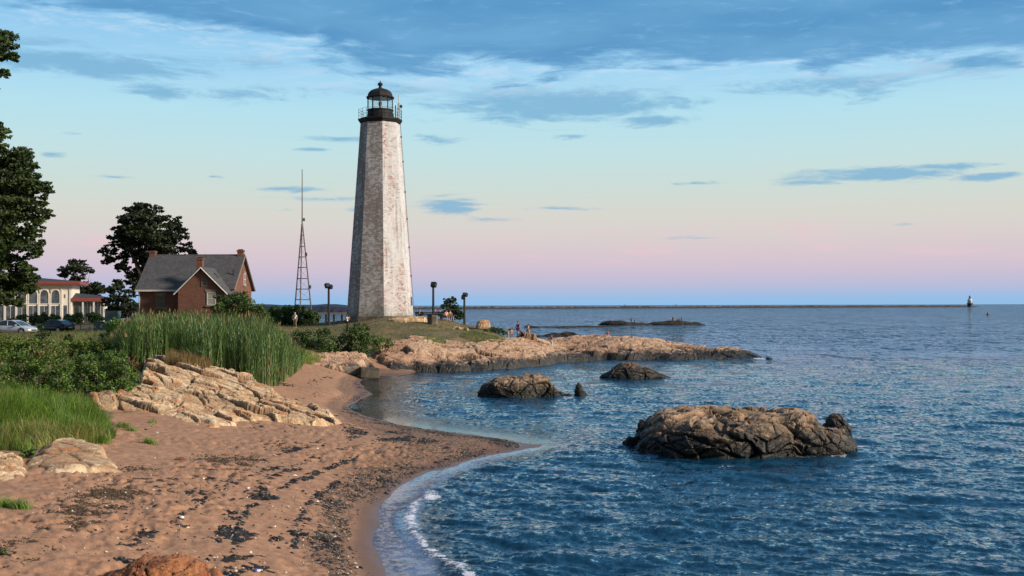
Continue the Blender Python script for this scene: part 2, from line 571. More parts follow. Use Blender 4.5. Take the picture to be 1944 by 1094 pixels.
uu = np.r_[np.linspace(-1.5, -.52, 24)[:-1], np.linspace(-.52, .28, 560), np.linspace(.28, 1.2, 40)[1:]]
yy = np.r_[np.linspace(3, 15, 20)[:-1], np.exp(np.linspace(math.log(15), math.log(330), 620))]
U, Yg = np.meshgrid(uu, yy)
gx, gy = (U * Yg).ravel(), Yg.ravel()
gz = TZ(gx, gy)
dry = sstep(0.12, 0.4, gz)
P2 = np.c_[gx, gy]
soil = sstep(1.45, 1.75, gz + 0.25 * fbm(P2 * 0.6, 4, seed=3))
near = sstep(75, 35, gy)
# trodden sand: soft pits and ridges
pit = worley(P2 * 2.6 + 0.5 * fbm(P2 * 1.5, 2, seed=8)[:, None], 4)[0]
foot = (0.35 + 1.7 * sstep(-.35, .45, fbm(P2 * 0.33, 3, seed=77))) * (0.05 * (sstep(0.05, 0.5, pit) - 0.6) + 0.035 * fbm(P2 * 3.4, 3, seed=5) + 0.018 * fbm(P2 * 9, 2, seed=6))
gz = gz + 0.022 * fbm(P2 * 0.9, 4, seed=19) * (np.abs(gz) < 0.4)
gz2 = gz + dry * (1 - soil) * near * foot + 0.05 * dry * (1 - soil) * fbm(P2 * 0.5, 3, seed=9)
gz2 += soil * (0.12 * fbm(P2 * 0.5, 4, seed=1) + 0.04 * fbm(P2 * 3, 3, seed=2))
gV = np.c_[gx, gy, gz2]

m, t = newmat('beach_ground')
p = t.pos()
z = t.n('ShaderNodeSeparateXYZ', {0: p}).outputs[2]
n1 = t.noise(p, 0.35, 5, 0.6)
n2 = t.noise(p, 3.0, 6, 0.65)
n3 = t.noise(p, 28.0, 4, 0.7)
n4 = t.noise(p, 9.0, 5, 0.7)
sand = t.mix(t.rng(n2, 0.3, 0.7), (0.27, 0.140, 0.079), (0.44, 0.24, 0.134))
sand = t.mix(t.m('MULTIPLY', t.rng(n3, 0.55, 0.72), 0.55), sand, (0.10, 0.055, 0.04))
sand = t.mix(t.m('MULTIPLY', t.rng(n3, 0.36, 0.24), 0.5), sand, (0.62, 0.46, 0.36))
sand = t.mix(t.m('MULTIPLY', t.rng(n4, 0.5, 0.75), 0.55), sand, (0.17, 0.10, 0.08))
zz = t.m('ADD', z, t.m('MULTIPLY', t.m('SUBTRACT', n1, 0.5), 0.16))
# the pebble and weed litter left at the last high water
wr = t.m('MULTIPLY', t.rng(zz, 0.13, 0.22), t.rng(zz, 0.50, 0.34))
wr = t.m('MULTIPLY', wr, t.rng(n4, 0.40, 0.56))
sand = t.mix(t.m('MULTIPLY', wr, 0.85), sand, (0.045, 0.03, 0.022))
moist = t.rng(zz, 0.24, 0.10)
sand = t.mix(moist, sand, t.mix(n4, (0.11, 0.060, 0.040), (0.17, 0.095, 0.065)))
veg = t.rng(t.attr('soil'), 0.3, 0.7)
gr = t.mix(t.rng(n2, 0.35, 0.65), (0.055, 0.065, 0.018), (0.16, 0.13, 0.045))
gr = t.mix(t.rng(n1, 0.42, 0.62), gr, (0.20, 0.14, 0.065))
gr = t.mix(t.m('MULTIPLY', t.rng(n4, 0.55, 0.75), 0.6), gr, (0.03, 0.04, 0.012))
c = t.mix(veg, sand, gr)
wetr = t.rng(zz, 0.12, 0.02)
rough = t.m('SUBTRACT', 0.9, t.m('MULTIPLY', wetr, 0.45))
h = t.m('ADD', t.m('MULTIPLY', n4, 0.6), t.m('MULTIPLY', n3, 0.35))
h = t.m('MULTIPLY', h, t.rng(zz, 0.03, 0.3, 0.12, 1.0))
t.out(t.bsdf(c, rough, t.bump(h, 0.55, 0.07)))
M['ground'] = m
Fg = grid_faces(len(yy), len(uu), gz > -6.5)
Vg, Fg, sa = compact(gV, Fg, soil)
tag(npmesh('ground', Vg, Fg, M['ground'], None, True, {'soil': sa}), kind='structure')

# ------------------------------------------------------------------ water
dpy = np.r_[np.linspace(760, 42, 780), np.exp(np.linspace(math.log(41), math.log(0.22), 150))]
wy = F * CH / dpy
wu = np.r_[np.linspace(-1.6, -.53, 16)[:-1], np.linspace(-.53, .53, 980), np.linspace(.53, 1.6, 24)[1:]]
U, Yg = np.meshgrid(wu, wy)
wx, wyv = (U * Yg).ravel(), Yg.ravel()
depth = np.full(len(wx), 5.0)
nearm = wyv < 300
depth[nearm] = -TZ(wx[nearm], wyv[nearm])
depth[(wyv > 200) & (wx > -20)] = 5.0
amp = sstep(0.03, 0.5, depth) * 0.95 + 0.02
row = np.abs(np.gradient(wy))
row = np.repeat(row, len(wu))
hgt = np.zeros(len(wx))
ox, oy = np.zeros(len(wx)), np.zeros(len(wx))
wr_ = np.random.default_rng(3)
for k in range(46):
    lam = 0.32 * (13.0) ** (k / 45.0)
    th = R(-115) + wr_.normal(0, 0.48)
    dx, dy = math.cos(th), math.sin(th)
    a = 0.0076 * lam ** 0.80
    fade = sstep(2.2, 5.0, lam / row)
    ph = wr_.uniform(0, 6.28)
    g = (wx * dx + wyv * dy) * 2 * math.pi / lam + ph + 1.3 * vnoise(np.c_[wx, wyv] / (lam * 3.0), 90 + k)
    hgt += a * fade * (np.sin(g) + 0.25 * np.sin(2 * g + 1.57))
    ox += -0.7 * a * fade * dx * np.cos(g)
    oy += -0.7 * a * fade * dy * np.cos(g)
gust = 0.80 + 0.35 * fbm(np.c_[wx / 9.0, wyv / 14.0], 3, seed=41)
hgt *= amp * gust


# small breakers on the near beach and against the rocks
def polydist(x, y, pts):
    best = np.full(len(x), 1e9)
    par = np.zeros(len(x))
    side = np.zeros(len(x))
    for i in range(len(pts) - 1):
        ax, ay = pts[i][:2]
        bx, by = pts[i + 1][:2]
        L2 = (bx - ax) ** 2 + (by - ay) ** 2
        tt = np.clip(((x - ax) * (bx - ax) + (y - ay) * (by - ay)) / L2, 0, 1)
        d = np.hypot(x - ax - tt * (bx - ax), y - ay - tt * (by - ay))
        cr_ = (bx - ax) * (y - ay) - (by - ay) * (x - ax)
        nb = d < best
        best = np.where(nb, d, best)
        par = np.where(nb, (i + tt) / (len(pts) - 1), par)
        side = np.where(nb, np.sign(cr_), side)
    return best, par, side


foam = np.zeros(len(wx))
sel = np.where((wyv < 60))[0]
br = [at(px, py)[:2] for px, py in [(862, 872), (842, 905), (822, 930), (806, 945), (786, 960), (775, 985), (782, 1010), (800, 1035), (828, 1056), (862, 1078), (895, 1100), (940, 1140)]]
d, par, side = polydist(wx[sel], wyv[sel], br)
fn = fbm(np.c_[wx[sel], wyv[sel]] * 5.0, 4, seed=51)
fn2 = fbm(np.c_[wx[sel], wyv[sel]] * 1.2, 3, seed=52)
wid = 0.09 + 0.26 * sstep(0.25, 0.45, par) + 0.12 * fn2
st = sstep(0.22, 0.34, par) * 1.0 + 0.55 * sstep(0.12, 0.2, par) * sstep(0.3, 0.2, par)
inner = np.where(side > 0, 1.0, 1.0)
foam[sel] += np.clip(st * sstep(wid * 1.1, wid * 0.1, d + 0.06 * fn) * (0.58 + 0.9 * fn), 0, 1)
swash = np.zeros(len(wx))
shl = [at(px, py)[:2] for px, py in [(1029, 848), (1001, 853), (939, 863), (878, 879), (822, 894), (773, 916), (739, 943), (717, 968), (708, 1011), (714, 1048), (739, 1094), (850, 1230)]]
d2, par2, _ = polydist(wx[sel], wyv[sel], shl)
wide = np.interp(par2, [0, .1, .25, .5, .7, .9, 1], [.1, .5, .9, 1.3, 1.25, 1.2, .5])
swash[sel] = sstep(wide * 1.15, wide * .8, d2 + .12 * fn2) * np.where(depth[sel] > -.3, 1, 0)
hgt[sel] += 0.07 * np.exp(-(d / 0.30) ** 2) * sstep(0.0, 0.3, par)
for (px, py, rx, ry, k) in [(1572, 862, .75, .22, .9), (1632, 850, .35, .15, .8), (1690, 812, .7, .12, .6), (1440, 681, .9, .6, 1.0), (1615, 806, .5, .3, .5), (1530, 868, .5, .2, .4), (1380, 884, .6, .12, .35),
                           (1005, 757, 1.2, .25, .3), (820, 943, .3, .3, .7), (1060, 848, .8, .10, .6), (1105, 847, .9, .09, .55), (1155, 845, .9, .09, .5)]:
    c = at(px, py)
    q = np.hypot((wx - c[0]) / rx, (wyv - c[1]) / (ry * 3))
    s2 = np.where(q < 1.6)[0]
    foam[s2] = np.maximum(foam[s2], k * sstep(1.3, 0.3, q[s2] + 0.6 * fbm(np.c_[wx[s2], wyv[s2]] * 3.5, 3, seed=60)))
wV = np.c_[wx + ox * amp * gust, wyv + oy * amp * gust, hgt]
m, t = newmat('sea_water')
p = t.pos()
dep = t.attr('depth')
rough_w = t.rng(dep, 0.03, 0.25, 0.15, 1.0)
b1 = t.noise(t.scale(p, (1.0, 1.0, 1)), 2.6, 4, 0.6)
b2 = t.noise(t.scale(p, (0.55, 0.30, 1)), 1.0, 5, 0.62, 0.4)
b3 = t.noise(t.scale(p, (0.10, 0.03, 1)), 1.0, 4, 0.6, 0.3)
yv = t.n('ShaderNodeSeparateXYZ', {0: p}).outputs[1]
far = t.rng(yv, 60.0, 190.0)
hb = t.m('MULTIPLY', b1, 0.06)
nrm0 = t.bump(t.m('MULTIPLY', hb, rough_w), 1.0, 1.0)
def slopes(sc, k, det=4.0, rough=0.65):
    nc = t.n('ShaderNodeTexNoise', {'Vector': t.scale(p, sc), 'Scale': 1.0, 'Detail': det, 'Roughness': rough}).outputs[1]
    v = t.n('ShaderNodeVectorMath', {0: nc, 1: (0.5, 0.5, 0.5)}, operation='SUBTRACT').outputs[0]
    return t.n('ShaderNodeVectorMath', {0: v, 1: (k, k * 1.5, 0.0)}, operation='MULTIPLY').outputs[0]
def vscale(v, f):
    return t.n('ShaderNodeVectorMath', {0: v, 3: f}, operation='SCALE').outputs[0]
def vadd(a, b):
    return t.n('ShaderNodeVectorMath', {0: a, 1: b}, operation='ADD').outputs[0]
sl = vscale(slopes((5.5, 3.4, 1), 0.95), rough_w)
sl = vadd(sl, vscale(slopes((1.5, 0.42, 1), 1.7), far))
sl = vadd(sl, vscale(slopes((0.36, 0.055, 1), 1.3), far))
lane = t.rng(t.noise(t.scale(p, (0.045, 0.10, 1)), 1.0, 4, 0.6, 0.5), 0.3, 0.7, 0.62, 1.3)
sl = vscale(sl, lane)
nrm = t.n('ShaderNodeVectorMath', {0: vadd(nrm0, sl)}, operation='NORMALIZE').outputs[0]
fr = t.n('ShaderNodeFresnel', {'IOR': 1.32, 'Normal': nrm}).outputs[0]
body = t.mix(t.rng(t.noise(t.scale(p, (0.03, 0.012, 1)), 1.0, 4), 0.3, 0.7), (0.003, 0.030, 0.064), (0.006, 0.046, 0.090))
dif = t.n('ShaderNodeBsdfDiffuse', {0: body}).outputs[0]
clear = t.n('ShaderNodeBsdfTransparent', {0: (0.86, 0.88, 0.90)}).outputs[0]
opac = t.rng(dep, 0.02, 0.6)
under = t.n('ShaderNodeMixShader', {0: opac, 1: clear, 2: dif}).outputs[0]
gl = t.n('ShaderNodeBsdfGlossy', {0: (0.82, 0.93, 1.0), 1: 0.05, 'Normal': nrm}).outputs[0]
fm = t.rng(t.m('ADD', t.attr('foam'), t.m('MULTIPLY', t.m('SUBTRACT', t.noise(p, 11.0, 5, 0.75), 0.5), 2.8)), 0.48, 0.72)
sw = t.m('MULTIPLY', t.attr('swash'), t.rng(t.noise(t.scale(p, (0.8, 2.6, 1)), 1.6, 5, 0.65), 0.30, 0.62, 0.25, 0.7))
film_sheen = t.n('ShaderNodeBsdfDiffuse', {0: (0.22, 0.28, 0.46)}).outputs[0]  # thin foamy film, with its blue sky reflection put into the diffuse colour
under2 = t.n('ShaderNodeMixShader', {0: sw, 1: under, 2: film_sheen}).outputs[0]
surf = t.n('ShaderNodeMixShader', {0: fr, 1: under2, 2: gl}).outputs[0]
foamd = t.n('ShaderNodeBsdfDiffuse', {0: (0.64, 0.65, 0.74)}).outputs[0]
t.out(t.n('ShaderNodeMixShader', {0: t.m('MINIMUM', fm, 0.95), 1: surf, 2: foamd}).outputs[0])
M['water'] = m
Fw = grid_faces(len(wy), len(wu), (depth > -0.25))
Vw, Fw, da, fa, swa = compact(wV, Fw, depth, foam, swash)
tag(npmesh('sea_water', Vw, Fw, M['water'], None, True, {'depth': da, 'foam': fa, 'swash': swa}), kind='structure')

# ------------------------------------------------------------------ rocks
def in_poly(x, y, poly):
    ins = np.zeros(len(x), bool)
    n = len(poly)
    for i in range(n):
        x1, y1 = poly[i]
        x2, y2 = poly[(i + 1) % n]
        cond = ((y1 > y) != (y2 > y))
        xi = (x2 - x1) * (y - y1) / (y2 - y1 + 1e-12) + x1
        ins ^= cond & (x < xi)
    return ins


def rock_relief(P, size, seed, strike=0.6, stretch=2.0, mid=1.0):
    """blocky jointed relief at 2D places P: height, crack, cell value"""
    c, s_ = math.cos(strike), math.sin(strike)
    Q = np.c_[P[:, 0] * c + P[:, 1] * s_, (-P[:, 0] * s_ + P[:, 1] * c) * stretch]
    Q = Q + 0.35 * size * np.c_[fbm(P / size * 0.9, 3, seed=seed + 70), fbm(P / size * 0.9, 3, seed=seed + 71)]
    hh, crack, cell = 0, 0, 0
    for i, (k, a) in enumerate(((1.0, 1.0), (0.42, 0.42 * mid), (0.17, 0.13 * mid))):
        f1, f2, idr, off = worley(Q / (size * k), seed + 3 * i)
        tilt = (idr - 0.5) * 2.0
        tilt2 = (np.modf(idr * 17.31)[0] - 0.5) * 2.0
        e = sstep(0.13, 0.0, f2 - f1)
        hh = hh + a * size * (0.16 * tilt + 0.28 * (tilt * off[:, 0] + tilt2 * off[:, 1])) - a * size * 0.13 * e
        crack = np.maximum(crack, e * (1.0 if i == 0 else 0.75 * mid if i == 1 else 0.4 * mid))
        cell = cell + idr * (0.6 if i == 0 else 0.3 if i == 1 else 0.1)
    hh = hh + size * 0.05 * fbm(P / size * 5, 4, seed=seed + 5)
    return hh, crack, cell


def tps(ctrl):
    c = np.array([(xa(px, Y), Y) for px, Y, z in ctrl])
    v = np.array([z for _, _, z in ctrl], float)
    n = len(c)
    sc = np.ptp(c, axis=0).max()
    A = np.zeros((n + 1, n + 1))
    D2 = (((c[:, None] - c[None]) / sc) ** 2).sum(2)
    A[:n, :n] = phi(D2) + np.eye(n) * 1e-3
    A[:n, n] = 1
    A[n, :n] = 1
    sol = np.linalg.solve(A, np.r_[v, 0])

    def f(P):
        q = np.asarray(P)
        out = np.empty(len(q))
        for i in range(0, len(q), 20000):
            b = q[i:i + 20000] / sc
            out[i:i + 20000] = phi(((b[:, None] - (c / sc)[None]) ** 2).sum(2)) @ sol[:n] + sol[n]
        return out
    return f


LEDGE_H = []


def ledge(name, ctrl, outline, res, mat, size, edge, seed, amp=1.0, strike=0.6, stretch=2.0, floor=-0.9, parent=None, dome=0.0, mid=1.0):
    """an outcrop: outline = (px, Y) corners, ctrl = (px, Y, z) crest heights"""
    poly = np.array([(xa(px, Y), Y) for px, Y in outline])
    f = tps(ctrl)
    x0, y0 = poly.min(0) - edge * 1.5
    x1, y1 = poly.max(0) + edge * 1.5
    nx, ny = int((x1 - x0) / res) + 2, int((y1 - y0) / (res * 1.25)) + 2
    X, Y = np.meshgrid(np.linspace(x0, x1, nx), np.linspace(y0, y1, ny))
    P = np.c_[X.ravel(), Y.ravel()]
    closed = [tuple(q) for q in poly] + [tuple(poly[0])]
    d, _, _ = polydist(P[:, 0], P[:, 1], closed)
    sd = np.where(in_poly(P[:, 0], P[:, 1], poly), d, -d)
    sd = sd + edge * (0.9 * fbm(P / (edge * 1.6), 2, seed=seed + 40))
    hh, crack, cell = rock_relief(P, size, seed, strike, stretch, mid)
    hh = np.clip(hh, -0.45 * size, 0.30 * size)
    ground = np.maximum(TZ(P[:, 0], P[:, 1]), -0.6)
    top = f(P) + amp * hh
    e = sstep(-0.25 * edge, edge, sd)
    if dome:
        e = e ** dome
    z = (ground + floor) * (1 - e) + top * e
    z = z + (1 - e) * sstep(-edge, 0.2 * edge, sd) * amp * hh * 0.3
    keep = (sd > -edge * 1.2) & (z > ground - 0.55)
    Fc = grid_faces(ny, nx, keep)
    jit = 0.3 * res * np.c_[vnoise(P * 31.7, seed), vnoise(P * 29.3, seed + 1)]
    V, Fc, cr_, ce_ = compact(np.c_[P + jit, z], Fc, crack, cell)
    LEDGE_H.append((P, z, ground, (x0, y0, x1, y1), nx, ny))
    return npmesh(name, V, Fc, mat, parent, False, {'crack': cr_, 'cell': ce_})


def ledge_z(x, y):
    """top of ground or rock at a place"""
    best = tz(x, y)
    for P, z, g, (x0, y0, x1, y1), nx, ny in LEDGE_H:
        if x0 < x < x1 and y0 < y < y1:
            i = int(round((x - x0) / (x1 - x0) * (nx - 1)))
            j = int(round((y - y0) / (y1 - y0) * (ny - 1)))
            best = max(best, z[j * nx + i])
    return best


ICO = {}


def ico(sub):
    if sub not in ICO:
        bm = bmesh.new()
        bmesh.ops.create_icosphere(bm, subdivisions=sub, radius=1.0)
        V = np.array([v.co[:] for v in bm.verts])
        Fc = np.array([[v.index for v in f.verts] for f in bm.faces])
        bm.free()
        ICO[sub] = (V, Fc)
    return ICO[sub]


def boulder(name, prof, Y, depth_m, mat, size, seed, sub=6, under=0.5, base_z=0.0, parent=None, power=2.6, amp=1.0, lean=0.0, vox=.028):
    """a free rock: prof = silhouette (px, py) from left foot over the top to right foot, at distance Y"""
    pr = np.array([(xa(px, Y), za(py, Y, px)) for px, py in prof])
    xl, xr = pr[0, 0], pr[-1, 0]
    V, Fc = ico(sub)
    # superellipsoid so that sides stay steep
    V = np.sign(V) * np.abs(V) ** (2.0 / power)
    V = V / np.maximum(1e-6, (np.abs(V) ** power).sum(1) ** (1 / power))[:, None]
    x = xl + (V[:, 0] * 0.5 + 0.5) * (xr - xl)
    top = np.interp(x, pr[:, 0], pr[:, 1])
    hz = np.where(V[:, 2] > 0, (top - base_z) * V[:, 2] + base_z, base_z + under * V[:, 2])
    y = Y + V[:, 1] * depth_m * (0.75 + 0.25 * np.sin((V[:, 0] + 1) * 2.2)) + lean * (x - xl)
    P = np.c_[x, y, hz]
    me = bpy.data.meshes.new('tmp')
    me.from_pydata(P.tolist(), [], Fc.tolist())
    o = link(bpy.data.objects.new('tmp', me))
    rm = o.modifiers.new('r', 'REMESH')
    rm.mode = 'VOXEL'
    rm.voxel_size = max(0.03, size * vox)
    m2 = bpy.data.meshes.new_from_object(o.evaluated_get(bpy.context.evaluated_depsgraph_get()))
    bpy.data.objects.remove(o)
    n = len(m2.vertices)
    P = np.empty(n * 3)
    m2.vertices.foreach_get('co', P)
    P = P.reshape(-1, 3)
    N = np.empty(n * 3)
    m2.vertices.foreach_get('normal', N)
    N = N.reshape(-1, 3)
    Fq = np.empty(len(m2.polygons) * 4, np.int32)
    m2.polygons.foreach_get('vertices', Fq)
    Fq = Fq.reshape(-1, 4)
    Q = P / size + 0.25 * fbm(P / size, 2, seed=seed + 31)[:, None]
    Q = Q * [0.8, 1.0, 1.35] + Q[:, [2, 0, 1]] * [0.35, 0, 0]
    w1, w2, idr, off = worley(Q, seed)
    v1, v2, id2, of2 = worley(Q * 2.7, seed + 5)
    x1, x2, id3, of3 = worley(Q * 6.5, seed + 8)
    r2 = np.modf(idr * 17.3)[0] - .5
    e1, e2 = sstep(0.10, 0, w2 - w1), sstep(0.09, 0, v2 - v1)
    dd = size * (0.16 * (idr - 0.5) - 0.10 * e1 + 0.45 * ((idr - 0.5) * off[:, 0] + r2 * off[:, 2]))
    dd = dd + size * 0.37 * (0.2 * (id2 - 0.5) - 0.12 * e2 + 0.5 * ((id2 - .5) * of2[:, 0] + (np.modf(id2 * 13.7)[0] - .5) * of2[:, 2]))
    dd = dd + size * 0.15 * (0.5 * (id3 - .5) * of3[:, 0] + .5 * (np.modf(id3 * 11.1)[0] - .5) * of3[:, 1])
    dd = dd + size * 0.05 * fbm(P / size * 5, 4, seed=seed + 9) + size * 0.20 * fbm(P / size * 0.7, 2, seed=seed + 12)
    P = P + N * (dd * amp)[:, None]
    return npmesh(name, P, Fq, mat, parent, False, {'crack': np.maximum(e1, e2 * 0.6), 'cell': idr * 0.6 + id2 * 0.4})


PALE = ((0.26, 0.155, 0.085), (0.50, 0.345, 0.20), (0.64, 0.49, 0.32), (0.44, 0.175, 0.055))
PINK = ((0.22, 0.125, 0.085), (0.40, 0.245, 0.16), (0.52, 0.36, 0.24), (0.32, 0.13, 0.06))
DARK = ((0.06, 0.048, 0.036), (0.12, 0.088, 0.06), (0.24, 0.16, 0.10), (0.17, 0.075, 0.03))
RUST = ((0.10, 0.045, 0.028), (0.24, 0.085, 0.035), (0.36, 0.15, 0.06), (0.36, 0.10, 0.02))
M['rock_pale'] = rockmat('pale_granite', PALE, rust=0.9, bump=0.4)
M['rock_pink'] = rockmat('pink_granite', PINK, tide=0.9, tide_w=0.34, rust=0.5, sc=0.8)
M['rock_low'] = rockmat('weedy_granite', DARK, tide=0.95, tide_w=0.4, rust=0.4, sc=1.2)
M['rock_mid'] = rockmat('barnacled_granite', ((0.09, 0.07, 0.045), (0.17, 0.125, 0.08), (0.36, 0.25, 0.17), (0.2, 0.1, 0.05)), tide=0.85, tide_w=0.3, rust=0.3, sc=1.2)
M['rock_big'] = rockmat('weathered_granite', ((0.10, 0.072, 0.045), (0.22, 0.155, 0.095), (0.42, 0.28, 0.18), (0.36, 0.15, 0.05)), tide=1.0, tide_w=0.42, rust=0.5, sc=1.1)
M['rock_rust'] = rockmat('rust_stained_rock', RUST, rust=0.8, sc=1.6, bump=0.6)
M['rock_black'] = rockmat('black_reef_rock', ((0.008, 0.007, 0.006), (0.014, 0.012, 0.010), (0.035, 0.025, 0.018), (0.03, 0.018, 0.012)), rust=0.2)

# the headland below the tower, out to its dark low tip
hl = ledge('rocky_headland',
           [(705, 98, 1.1), (720, 102, 2.0), (760, 102, 1.9), (800, 104, 2.2), (760, 110, 2.9), (820, 112, 2.75), (860, 106, 1.8), (900, 108, 2.0), (900, 110, 2.2), (860, 109, 2.2), (940, 110, 2.0), (900, 116, 2.3), (960, 113, 2.0), (985, 118, 2.0), (960, 122, 2.25), (1000, 125, 2.6), (1030, 120, 1.3), (1020, 128, 2.0),
            (1060, 124, .95), (1050, 117.5, .85), (1045, 121, 1.2), (1047, 123.5, 1.6), (1085, 126, .95), (1075, 119, .7), (1130, 122, 1.35), (1160, 127, 2.1), (1190, 128, 2.2), (1240, 126, 1.8), (1270, 127, 1.2), (1310, 126, .5), (1345, 127, .95), (1400, 127, .75), (1430, 126, .4), (1450, 126, .05),
            (780, 97.5, .6), (860, 100.5, .55), (940, 103, .6), (1020, 107, .5), (1100, 114, .35), (1180, 120, .5), (1250, 121, .45), (1300, 120, .2), (1370, 122, .25), (1420, 123, .15)],
           [(700, 97), (745, 95), (800, 99), (868, 99.5), (930, 100.5), (985, 104), (1023, 106.5), (1075, 113), (1106, 115), (1167, 119.5), (1231, 119), (1300, 118.5), (1340, 120.5), (1437, 122), (1462, 125),
            (1440, 129), (1350, 130), (1260, 132), (1150, 133), (1080, 131), (1035, 133), (1000, 131), (960, 128), (935, 122), (900, 120), (850, 117), (780, 116), (740, 112), (712, 106), (698, 101)],
           0.10, M['rock_pink'], 3.0, 1.9, 21, 0.42, 0.35, 1.7, mid=.75)
ol = ledge('rock_outcrop', [(745, 122.5, 4.45), (770, 123, 4.62), (795, 124, 4.7), (760, 124.5, 4.65)], [(728, 121.5), (770, 121), (812, 122.5), (815, 125.5), (770, 126), (735, 124)], .07, M['rock_pale'], .9, .45, 57, .45, .2, 1.6, floor=-.3)
tag(ol, 'low pale stony outcrop in the turf at the right foot of the lighthouse', 'rocks')
ol = ledge('rock_outcrop', [(868, 121, 3.65), (885, 121, 3.5)], [(855, 120.4), (888, 120.2), (895, 121.6), (860, 121.8)], .06, M['rock_pale'], .6, .3, 59, .3, .2, 1.6, floor=-.3)
tag(ol, 'small flat pale slab showing through the middle of the headland turf', 'rocks')
tag(hl, 'long pink-gold granite headland below the lighthouse, black along its tideline', 'rocks')
rl = ledge('rock_ridge', [(1035, 138, 1.2), (1080, 139, 1.9), (1120, 140, 2.1), (1150, 140, 2.25), (1170, 140, 1.6), (1190, 140, 1.0)],
           [(1015, 135), (1080, 135.5), (1150, 136), (1200, 138), (1190, 143), (1100, 144), (1020, 142)], 0.12, M['rock_pink'], 1.8, 1.2, 27, 0.4)
tag(rl, 'brown rock ridge behind the headland saddle where the lone fisher sits', 'rocks')

# the pale ledge that slopes down to the sand on the near left
bl = ledge('pale_rock_ledge',
           [(160, 47, 2.25), (230, 47, 2.1), (285, 46, 1.75), (300, 50, 2.2), (275, 53, 2.75), (290, 60, 3.0), (330, 60, 2.9), (340, 52, 2.1), (390, 47, 1.45), (360, 45, 1.25), (420, 51, 1.75), (400, 56, 2.25), (440, 57, 2.0), (480, 57, 1.7),
            (520, 55, 1.35), (480, 50, 1.45), (560, 54, 1.3), (600, 53, 1.0), (640, 52, .75), (545, 50, 1.2), (460, 47.5, 1.2), (250, 45, 1.2), (320, 44.5, 1.05)],
           [(150, 44.6), (220, 43.4), (290, 43.6), (345, 43.4), (440, 45.2), (475, 47.0), (520, 47.8), (585, 48.2), (655, 49.6), (640, 53), (600, 55.5), (540, 57.5), (490, 60), (430, 61), (370, 63), (290, 65), (268, 60), (262, 53), (230, 49), (160, 47.6)],
           0.045, M['rock_pale'], 2.8, 0.45, 33, 0.34, -0.75, 2.3, floor=-0.35, mid=.8)
tag(bl, 'cracked pale granite ledge with rust patches sloping from the reeds down to the sand', 'rocks')
ml = ledge('low_rock_bank', [(580, 92, 1.7), (620, 94, 1.75), (650, 96, 1.75), (690, 97, 1.7), (640, 91, 1.1), (600, 90, 1.3)],
           [(572, 89), (610, 89.5), (650, 89), (700, 93), (712, 97), (680, 100), (620, 99), (575, 96)], 0.07, M['rock_pink'], 1.3, 0.8, 37, 0.45)
tag(ml, 'low tan rock bank under the dark thicket at the far end of the beach', 'rocks')
fl = ledge('sloping_boulder', [(60, 30.8, 1.5), (90, 31.5, 1.68), (120, 33, 1.82), (150, 33.6, 1.84), (180, 33.4, 1.74), (215, 32.6, 1.54), (240, 32, 1.36), (150, 31, 1.56), (190, 31.4, 1.46), (100, 30, 1.48)],
           [(45, 29.8), (110, 29.6), (190, 30.8), (248, 31.6), (225, 33.6), (180, 34.6), (110, 35), (70, 33), (40, 31.5)], 0.025, M['rock_pale'], 1.5, 0.5, 43, 0.13, 0.5, 1.3, floor=-0.2)
tag(fl, 'smooth pale buff boulder with one orange shoulder half buried beside the beach grass', 'boulder')
fl2 = ledge('broken_boulder', [(-30, 29.5, 1.75), (10, 30, 1.8), (40, 30, 1.62), (-60, 30, 1.9), (20, 28.6, 1.5)],
            [(-90, 28.4), (20, 28.2), (62, 29.4), (50, 31.4), (-20, 32), (-90, 31)], 0.03, M['rock_pale'], 0.6, 0.3, 47, 0.4, 0.9, 1.5, floor=-0.2)
tag(fl2, 'broken orange-tan rock at the left edge of the beach beside the smooth boulder', 'boulder')
fr_ = boulder('rust_brown_boulder', [(90, 1118), (180, 1094), (240, 1078), (275, 1060), (330, 1052), (385, 1056), (415, 1072), (435, 1094), (448, 1130)], 18.9, 1.0, M['rock_rust'], .75, 53, 6, .6, .85, None, 2.6, .7, vox=.028)
tag(fr_, 'rust-brown boulder rising from the sand at the very front of the beach', 'boulder')

# free rocks in the water
tag(boulder('sea_rock', [(1206, 836), (1212, 820), (1222, 806), (1245, 793), (1262, 787), (1310, 785), (1335, 787), (1345, 784), (1400, 783), (1450, 784), (1475, 788), (1500, 785), (1520, 787), (1540, 797), (1556, 801), (1575, 803), (1590, 807), (1605, 818), (1616, 832), (1624, 850)],
            46.0, 3.7, M['rock_big'], 1.9, 61, 6, 0.5, 0.0, None, 3.4, 0.8, vox=.022), 'largest sea rock, long flat-topped and tan above a dark wet foot, nearest the camera', 'rock')
tag(boulder('sea_rock', [(1560, 797), (1570, 788), (1585, 787), (1600, 791), (1612, 803)], 51.5, 0.8, M['rock_low'], .6, 63, 5, .3, 0.0, None, 2.2, 0.8), 'small dark rock just behind the right end of the largest sea rock', 'rock')
tag(boulder('sea_rock', [(904, 752), (906, 735), (915, 722), (940, 714), (965, 717), (985, 717), (1000, 713), (1020, 709), (1035, 711), (1048, 727), (1062, 740), (1082, 752)],
            73.0, 1.7, M['rock_mid'], 1.2, 67, 6, .5, 0.0, None, 3.0, .75), 'saddle-shaped brown sea rock with a raised right shoulder, off the beach bend', 'rock')
tag(boulder('sea_rock', [(1088, 752), (1080, 730), (1083, 726), (1097, 725), (1104, 730), (1112, 743), (1119, 752)], 73.5, .55, M['rock_low'], .9, 69, 5, .3, 0.0, None, 2.6, .5), 'small dark slab of rock standing up at the right of the saddle-shaped rock', 'rock')
